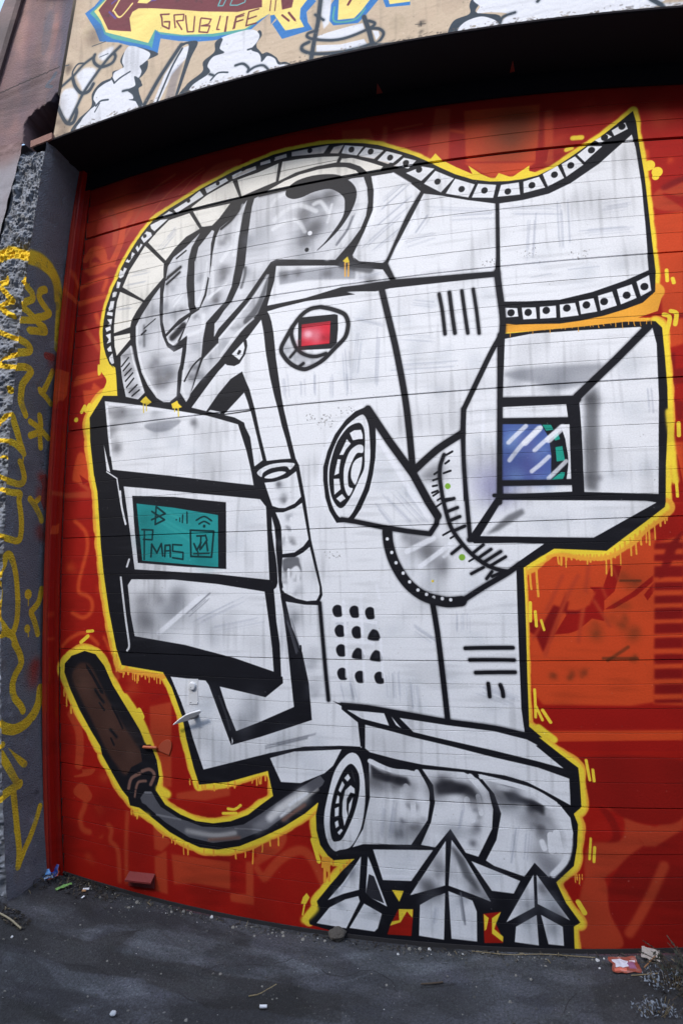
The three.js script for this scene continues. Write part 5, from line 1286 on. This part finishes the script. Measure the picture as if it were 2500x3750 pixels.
// ---------------------------------------------------------------- ground
const hb = (x) => { x = Math.min(3.1, Math.max(-0.35, x)); return 0.064 * x * x - 0.178 * x + 0.063; };
const ledge = (x, z) => smooth(fbm(x * 1.3 + 3, z * 2.6 + 1, 2, 4), 0.02, 0.05);
const gh = (x, z) => hb(x) * (1 - smooth(z, 0.1, 1.6));
const ghd = (x, z) => gh(x, z) + (Math.abs(x) < 5 && z < 4 ? 0.006 * ledge(x, z) * smooth(z, 0.03, 0.12) + 0.004 * fbm(x * 6, z * 6, 1, 3) + 0.0022 * N(x * 45, z * 45, 2) - 0.003 : -0.003);
const GR = Paint(2048, 1100, -0.6, 0.35, 560);
{
  const { p, l, d, b, drip, q, speck } = GR;
  q.fillStyle = '#3a3b40'; q.fillRect(0, 0, 2048, 1100);
  speck(2500, ['#323236', '#424246', '#46464c', '#2c2c30'], 4, 34, 0.16);
  p('gd',[4,-331,105,-327,223,-345,431,-348,477,-262,562,-212,543,-351,642,-340,869,-327,1011,-335,1425,-338,1460,-482,1170,-481,1012,-515,951,-488,753,-463,727,-447,624,-465,463,-500,426,-477,332,-476,221,-457,134,-469],0,4);
  p('gl',[281,-319,420,-345,446,-245,569,-224,576,-352,707,-357,960,-298,966,-349,1130,-338,1344,-233,1155,-172,876,-156,578,-142],0,12);
  p('gl',[151,-487,298,-490,441,-496,610,-483,701,-462,800,-513,675,-577,473,-592,336,-607],0,11);
  p('gl',[-66,-186,96,-219,257,-154,243,-244,56,-273],0,12);
  l('gk',6,[876,-470,930,-494,972,-498,1012,-515]);
  l('gk',9,[508,-279,562,-212]);
  l('gk',6,[426,-477,518,-454,603,-473]);
  b('gd',103,[34,-51,263,-134,33,-184,372,-45]);
  p('gd',[329,-676,502,-679,681,-699,427,-781],0,10);
  p('gl',[1373,-119,1528,-33,1715,-31,1943,-33,1786,-128,1635,-200,1475,-204],0,12);
  b('gd',70,[1903,62,1514,-319,1657,-372,1484,-394,1796,-294]);
  b('gl',85,[2020,-79,2167,-120,1940,-276]);
  p('gd',[2264,-197,2596,-23,2498,-359,2268,-368],0,15);
  l('gk',4,[2158,-320,2178,-267,2212,-221]);
  l('gk',9,[1695,-246,1806,-212],1,5);
  l('gl',7,[1412,-281,1516,-203,1629,-151],1,4);
  l('rg',31,[547,16,699,6,875,18,1067,28,1203,17],1,12);
  l('rg',18,[308,18,432,30,547,16],1,10);
  l('rg',25,[2245,17,2372,4,2497,1,2604,2],1,12);
  l('wg',21,[1350,52,1435,39,1490,34],1,7);
  l('wg',24,[1657,40,1727,20,1752,24],1,7);
  l('k0',46,[1474,24,1569,41,1630,43],1,9);
  l('k0',28,[1760,32,1779,-2]);
  l('wg',13,[2026,35,2105,26],1,5);
  l('k0',31,[2129,31,2214,16],1,8);
  l('k0',32,[1895,25,1993,19],1,8);
  { // worn, dusty and oily patches with ragged outlines, and the grain of the stone in the tar
    const im = q.getImageData(0, 0, 2048, 1100), D = im.data;
    for (let j = 0; j < 1100; j++) for (let i = 0; i < 2048; i++) {
      const x = i / 560, y = j / 560, a = fbm(x * 3.1, y * 6.2, 3, 5), e = fbm(x * 1.4 + 5, y * 2.6, 8, 5), g = N(x * 90, y * 90, 2) * 0.5 + N(x * 190, y * 190, 5) * 0.6;
      const f = (0.86 + 0.24 * smooth(a, -0.08, 0.1) - 0.2 * smooth(e, 0.05, 0.12)) * (1 + 0.5 * g + 0.16 * (rnd() - 0.5)), o = (j * 2048 + i) * 4;
      D[o] = Math.min(255, D[o] * f); D[o + 1] = Math.min(255, D[o + 1] * f); D[o + 2] = Math.min(255, D[o + 2] * f);
    }
    q.putImageData(im, 0, 0);
    for (let k = 0; k < 14; k++) { let x = rr(100, 1900), y = rr(180, 760), a = rr(-0.6, 0.6); q.strokeStyle = '#1c1c1ec0'; q.lineWidth = rr(1, 2.6); q.beginPath(); q.moveTo(x, y); for (let s = 0; s < 24; s++) { a += rr(-0.6, 0.6); a *= 0.9; x += 9 * Math.cos(a); y += 7 * Math.sin(a); q.lineTo(x, y); } q.stroke(); }
  }
  speck(16000, ['#222224', '#66645f', '#2c2c2e', '#7c7872', '#48464a', '#1c1c1c'], 0.4, 1.7, 0.55); speck(160, ['#c8c4bc', '#a8a49c'], 0.8, 2, 0.6);
}
const grit = grey(512, 512, (i, j) => 0.5 + 0.45 * fbm(i / 4, j / 4, 5, 3) + 0.25 * fbm(i / 40, j / 40, 9, 2) + 0.2 * (rnd() - 0.5)); grit.repeat.set(5, 3);
{
  const xs = [], zs = []; const add = (a, list, step) => { for (const [x0, x1, n] of list) for (let i = 0; i < n; i++) a.push(x0 + (x1 - x0) * i / n); };
  add(xs, [[-30, -3, 9], [-3, -0.6, 12], [-0.6, 3.2, 300], [3.2, 6, 12], [6, 30, 9]]); xs.push(30);
  add(zs, [[-6, -0.4, 5], [-0.4, 1.2, 150], [1.2, 5, 24], [5, 40, 9]]); zs.push(40);
  const tx = GR.tex(); tx.wrapS = tx.wrapT = THREE.MirroredRepeatWrapping;
  const g = sheet(xs.length - 1, zs.length - 1, (s, t) => { const x = xs[Math.round(s * (xs.length - 1))], z = zs[Math.round(t * (zs.length - 1))]; return [x, ghd(x, z), z, (x + 0.6) / 3.657, (1.614 - z) / 1.964]; });
  tag(mesh('ground', g, std({ map: tx, roughness: 0.92, bumpMap: grit, bumpScale: 0.006 })), 'dark patched asphalt in front of the garage door', null, null, 'structure');
}
// ---------------------------------------------------------------- litter, stones and weeds on the ground
const V2 = (x, y) => new THREE.Vector2(x, y);
function crumple(w, h, amp, f, sd, n = 22) { return sheet(n, n, (s, t) => { const x = (s - 0.5) * w, z = (t - 0.5) * h; return [x + 0.1 * w * N(s * 3, t * 3, sd + 5), amp * (0.7 + fbm(s * f, t * f, sd, 3) * 1.6) + amp * 0.3 * Math.abs(N(s * f * 2, t * f * 2, sd + 9)), z + 0.1 * h * N(s * 3, t * 3, sd + 8), s, t]; }); }
function print(w, h, f) { const c = document.createElement('canvas'); c.width = w; c.height = h; f(c.getContext('2d'), w, h); const t = new THREE.CanvasTexture(c); t.colorSpace = THREE.SRGBColorSpace; return t; }
function lay(name, geo, mat, x, z, lift, rot, label, cat, group) { const m = mesh(name, geo, mat); m.position.set(x, gh(x, z) + lift, z); m.rotation.set(...rot); return tag(m, label, cat, group); }
{
  const packet = print(128, 128, (q) => { q.fillStyle = '#d8643a'; q.fillRect(0, 0, 128, 128); q.fillStyle = '#4a86d8'; q.fillRect(8, 8, 112, 108); q.fillStyle = '#7ab4ee'; q.fillRect(14, 40, 56, 70); q.fillStyle = '#24408c'; q.fillRect(70, 20, 44, 80); q.fillStyle = '#c8d8ec'; q.fillRect(20, 14, 60, 18); });
  lay('snack_packet', crumple(0.075, 0.085, 0.016, 2.2, 1), std({ map: packet, roughness: 0.3, metalness: 0.1 }), 0.0, 0.03, 0.012, [0.75, 0.5, -0.15], 'crumpled blue and orange snack packet lying at the foot of the red frame', 'snack packet');
  lay('green_wrapper', crumple(0.065, 0.018, 0.007, 3, 4), std({ color: lin(0.16, 0.34, 0.08), roughness: 0.4 }), 0.115, 0.09, 0.004, [0.1, 0.9, 0], 'small twisted bright green wrapper beside the blue snack packet', 'wrapper');
  const stub = (L, r) => new THREE.CylinderGeometry(r, r * 0.95, L, 14).rotateZ(Math.PI / 2);
  const ct = thing('cigarette_stub', 0.206, gh(0.206, 0.06) + 0.006, 0.06, 'white cigarette stub with tan end near the door foot', 'cigarette stub'); ct.rotation.y = 0.35;
  mesh('paper_tube', stub(0.026, 0.0048), std({ color: lin(0.72, 0.72, 0.74), roughness: 0.8 }), ct); mesh('tan_end', stub(0.016, 0.005).translate(-0.006, -0.001, 0.012), std({ color: lin(0.42, 0.22, 0.10), roughness: 0.8 }), ct);
  lay('paper_scrap', crumple(0.014, 0.009, 0.003, 2, 12, 8), std({ color: lin(0.7, 0.72, 0.76), roughness: 0.7 }), 0.229, 0.112, 0.003, [0, 1.1, 0.3], 'tiny white paper scrap just below the cigarette stub', 'paper scrap');
  const lump = (r, sd) => { const g = new THREE.IcosahedronGeometry(r, 4), p = g.attributes.position; for (let i = 0; i < p.count; i++) { const a = new THREE.Vector3().fromBufferAttribute(p, i), k = 1 + 0.3 * N(a.x / r * 1.3, a.y / r * 1.3, sd) + 0.1 * N(a.x / r * 4, a.y / r * 4, a.z / r * 4 + sd); p.setXYZ(i, a.x * k, a.y * k * 0.62, a.z * k); } g.computeVertexNormals(); return g; };
  lay('white_chip', lump(0.010, 3), std({ color: lin(0.5, 0.51, 0.53), roughness: 0.6 }), 0.735, 0.64, 0.006, [0, 0.4, 0.2], 'largest white plastic chip on bare asphalt at the lower left', 'plastic chip', null);
  lay('filter_stub', stub(0.024, 0.0055), std({ color: lin(0.66, 0.66, 0.68), roughness: 0.8 }), 1.189, 0.471, 0.006, [0, 0.25, 0], 'white cigarette filter lying alone on the asphalt below the centre', 'cigarette filter');
  lay('concrete_lump', lump(0.035, 8), std({ color: lin(0.075, 0.065, 0.055), roughness: 0.95, bumpMap: rough, bumpScale: 0.004 }), 1.33, 0.012, 0.012, [0, 0.7, 0.1], 'brown broken concrete lump against the left painted claw', 'concrete lump');
  const wrap = print(128, 96, (q) => { q.fillStyle = '#8a4434'; q.fillRect(0, 0, 128, 96); q.fillStyle = '#c8c6d0'; q.fillRect(14, 34, 70, 46); q.fillStyle = '#c86a58'; q.fillRect(10, 10, 60, 18); q.fillStyle = '#8c5a78'; q.fillRect(80, 20, 30, 34); q.fillStyle = '#d8c8d0'; q.fillRect(88, 60, 28, 18); });
  lay('sweet_wrapper', crumple(0.092, 0.062, 0.008, 2.2, 21), std({ map: wrap, roughness: 0.35 }), 2.39, 0.088, 0.006, [0.25, 0.12, 0.02], 'flat red and white printed sweet wrapper near the weeds', 'wrapper');
  lay('cardboard_scrap', crumple(0.058, 0.04, 0.008, 2, 31), std({ color: lin(0.34, 0.30, 0.27), roughness: 0.9 }), 2.487, 0.035, 0.01, [0.5, -0.25, 0.1], 'pale torn cardboard scrap lying above the red and white wrapper', 'cardboard scrap');
  const twig = (pts, r) => new THREE.TubeGeometry(new THREE.CatmullRomCurve3(pts.map((p) => new THREE.Vector3(p[0], gh(p[0], p[1]) + 0.003 + (p[2] ?? 0), p[1]))), 20, r, 6);
  const wood = std({ color: lin(0.22, 0.17, 0.09), roughness: 0.9 }), dark = std({ color: lin(0.07, 0.05, 0.035), roughness: 0.95 });
  tag(mesh('straw_stalk', twig([[0.0, 0.345, 0.004], [0.08, 0.362, 0.007], [0.155, 0.385, 0.003]], 0.0035), std({ color: lin(0.28, 0.24, 0.16), roughness: 0.9 })), 'pale straw stalk lying at the left edge of the asphalt', 'straw stalk');
  tag(mesh('bent_twig', twig([[1.12, 0.43], [1.15, 0.41], [1.175, 0.37], [1.19, 0.345]], 0.0022), wood), 'thin bent twig on the asphalt below the centre', 'twig');
  tag(mesh('dark_twig', twig([[1.69, 0.236], [1.73, 0.226], [1.765, 0.214]], 0.003), dark), 'short dark twig lying on the asphalt below the claws', 'twig');
  tag(mesh('dry_stalk', twig([[2.4, 0.135], [2.45, 0.13], [2.49, 0.124]], 0.0016), wood), 'straight dry stalk right of the red and white wrapper', 'twig');
  tag(mesh('long_stalk', twig([[1.86, 0.02], [2.0, 0.03], [2.12, 0.02], [2.3, 0.035]], 0.0014), wood), 'long thin straw stalk along the foot of the door under the right claw', 'straw stalk');
  tag(mesh('orange_stalk', twig([[2.45, 0.1, 0.004], [2.48, 0.07, 0.01], [2.5, 0.045, 0.01]], 0.002), std({ color: lin(0.3, 0.15, 0.06), roughness: 0.9 })), 'orange brown stalk leaning on the torn cardboard scrap', 'twig');
  // pebbles and grit: nobody could count them
  const peb = new THREE.InstancedMesh(lump(1, 17), std({ color: 0xffffff, roughness: 0.9 }), 2600), M = new THREE.Matrix4(), Q = new THREE.Quaternion(), E = new THREE.Euler(), c = new THREE.Color();
  for (let i = 0; i < 2600; i++) { const near = rnd() < 0.45, x = rr(-0.15, 2.8), z = near ? 0.02 + 0.09 * rnd() * rnd() : rr(0.03, 1.1), r = (near ? 0.0028 : 0.0022) * (0.4 + 2.2 * Math.pow(rnd(), 5)), k = rnd(); E.set(rr(0, 3), rr(0, 6), 0); M.compose(new THREE.Vector3(x, ghd(x, z) + r * 0.2, z), Q.setFromEuler(E), new THREE.Vector3(r, r, r)); peb.setMatrixAt(i, M); peb.setColorAt(i, k < 0.05 ? c.setRGB(0.5, 0.5, 0.5) : k < 0.3 ? c.setRGB(0.2, 0.19, 0.17) : c.setRGB(0.06, 0.058, 0.055)); }
  peb.name = 'pebbles'; peb.castShadow = peb.receiveShadow = true; scene.add(peb); tag(peb, 'loose pebbles and grit scattered over the asphalt', null, null, 'stuff');
  // dry debris swept into the two corners
  const leaf = sheet(4, 2, (s, t) => [(s - 0.5), 0.25 * Math.sin(s * 3.1) * 0.6 + 0.08 * (t - 0.5), (t - 0.5) * 0.35 * Math.sin(0.3 + 2.6 * s), s, t]);
  const deb = new THREE.InstancedMesh(leaf, std({ color: 0xffffff, roughness: 0.95 }), 1900);
  for (let i = 0; i < 1900; i++) {
    const k = rnd(); let x, z, h = 0;
    if (k < 0.36) { const t = rnd(); x = rr(-0.1, 0.3) + 0.05 * rnd(); z = 0.0 + 0.14 * rnd() * rnd() + (x < 0.05 ? 0.1 * rnd() : 0); h = 0.03 * Math.max(0, 1 - Math.hypot(x + 0.04, z - 0.02) / 0.14); }
    else if (k < 0.48) { x = rr(-0.1, 0.16); z = 0.3 + 0.5 * (x + 0.1) * 0.4 + rr(-0.03, 0.04); }
    else if (k < 0.86) { x = 2.4 + 0.35 * Math.sqrt(rnd()); z = rr(0.02, 0.5); h = 0.03 * smooth(x, 2.45, 2.62) * rnd(); }
    else { x = rr(0.3, 2.5); z = 0.015 + 0.06 * rnd() * rnd(); }
    const s = rr(0.006, 0.026); E.set(rr(-0.9, 0.9), rr(0, 6.3), rr(-0.7, 0.7)); M.compose(new THREE.Vector3(x, gh(x, z) + 0.002 + h * rnd(), z), Q.setFromEuler(E), new THREE.Vector3(s, s, s * rr(0.15, 0.9))); deb.setMatrixAt(i, M);
    const b = rr(0.4, 1.3); deb.setColorAt(i, rnd() < 0.12 ? c.setRGB(0.16 * b, 0.13 * b, 0.08 * b) : c.setRGB(0.035 * b, 0.028 * b, 0.022 * b));
  }
  deb.name = 'dry_debris'; deb.castShadow = deb.receiveShadow = true; scene.add(deb); tag(deb, 'dark dry leaf and twig debris heaped in the corners by the door', null, null, 'stuff');
  // dead weed at the right, with torn film caught in it
  const weed = thing('dead_weed', 2.58, gh(2.58, 0.22), 0.22, 'dark dead weed clump at the right edge in front of the door', 'weed'), stem = [], lf = [];
  for (let i = 0; i < 60; i++) { const a = rr(0, 6.3), L = rr(0.06, 0.16), q = rr(0.01, 0.13), x0 = Math.cos(a) * q * 0.6, z0 = Math.sin(a) * q, o = rr(0.5, 1.4); const cv = new THREE.CatmullRomCurve3([new THREE.Vector3(x0, 0, z0), new THREE.Vector3(x0 + Math.cos(a) * L * 0.3 * o, L * 0.45, z0 + Math.sin(a) * L * 0.3 * o), new THREE.Vector3(x0 + Math.cos(a) * L * 0.8 * o, L * rr(0.3, 0.75), z0 + Math.sin(a) * L * 0.8 * o)]); stem.push(new THREE.TubeGeometry(cv, 8, rr(0.0008, 0.0018), 4)); for (let k = 0; k < 9; k++) { const P = cv.getPoint(rr(0.2, 1)), g = leaf.clone(), s = rr(0.008, 0.02); E.set(rr(-1, 1), rr(0, 6), rr(-1, 1)); M.compose(P, Q.setFromEuler(E), new THREE.Vector3(s, s, s)); lf.push(g.applyMatrix4(M)); } }
  mesh('stem', mergeGeometries(stem), dark, weed); mesh('foliage', mergeGeometries(lf), std({ color: lin(0.03, 0.032, 0.022), roughness: 0.9 }), weed);
  const pale = std({ color: lin(0.2, 0.225, 0.26), roughness: 0.8 });
  for (const [x, z, w, d, n, sd, lab] of [[2.51, 0.185, 0.075, 0.03, 190, 41, 'upper pale dusty weed tuft against the dark dead weed'], [2.43, 0.318, 0.06, 0.022, 130, 51, 'lower pale dusty weed tuft lying on the asphalt at the right']]) {
    const t = thing('pale_weed', x, gh(x, z), z, lab, 'weed'), fl = [], st = []; seed = sd;
    for (let i = 0; i < n; i++) { const u = rr(-1, 1), v = rr(-1, 1), g = leaf.clone(), s = rr(0.005, 0.014); E.set(rr(-1.2, 1.2), rr(0, 6), rr(-1, 1)); M.compose(new THREE.Vector3(u * w + v * 0.3 * w, 0.004 + 0.05 * rnd() * (1 - u * u), v * d - u * 0.4 * d), Q.setFromEuler(E), new THREE.Vector3(s, s, s)); fl.push(g.applyMatrix4(M)); if (i % 8 === 0) st.push(new THREE.TubeGeometry(new THREE.LineCurve3(new THREE.Vector3(u * w * 0.6, 0, v * d * 0.6), new THREE.Vector3(u * w, 0.045 * rnd() + 0.01, v * d)), 2, 0.0008, 4)); }
    mesh('foliage', mergeGeometries(fl), pale, t); mesh('stem', mergeGeometries(st), wood, t);
  }
  // slack cables across the top of the pier
  const cab = thing('cable_bundle', 0.05, 4.35, 0.3, 'slack dark cables crossing the top of the pink plaster', 'cable');
  for (const [y, s2, r] of [[-0.02, 0.03, 0.006], [0.01, 0.045, 0.008], [0.03, 0.02, 0.005], [-0.045, 0.02, 0.005]]) mesh('cable', new THREE.TubeGeometry(new THREE.CatmullRomCurve3([[-0.2, y + 0.06, -0.01], [-0.09, y - s2 * 0.2, 0], [0.03, y - s2, 0.005], [0.14, y + 0.01, 0], [0.3, y + 0.09, -0.01]].map((p) => new THREE.Vector3(...p))), 40, r, 8), black, cab);
}
renderer.render(scene, camera);
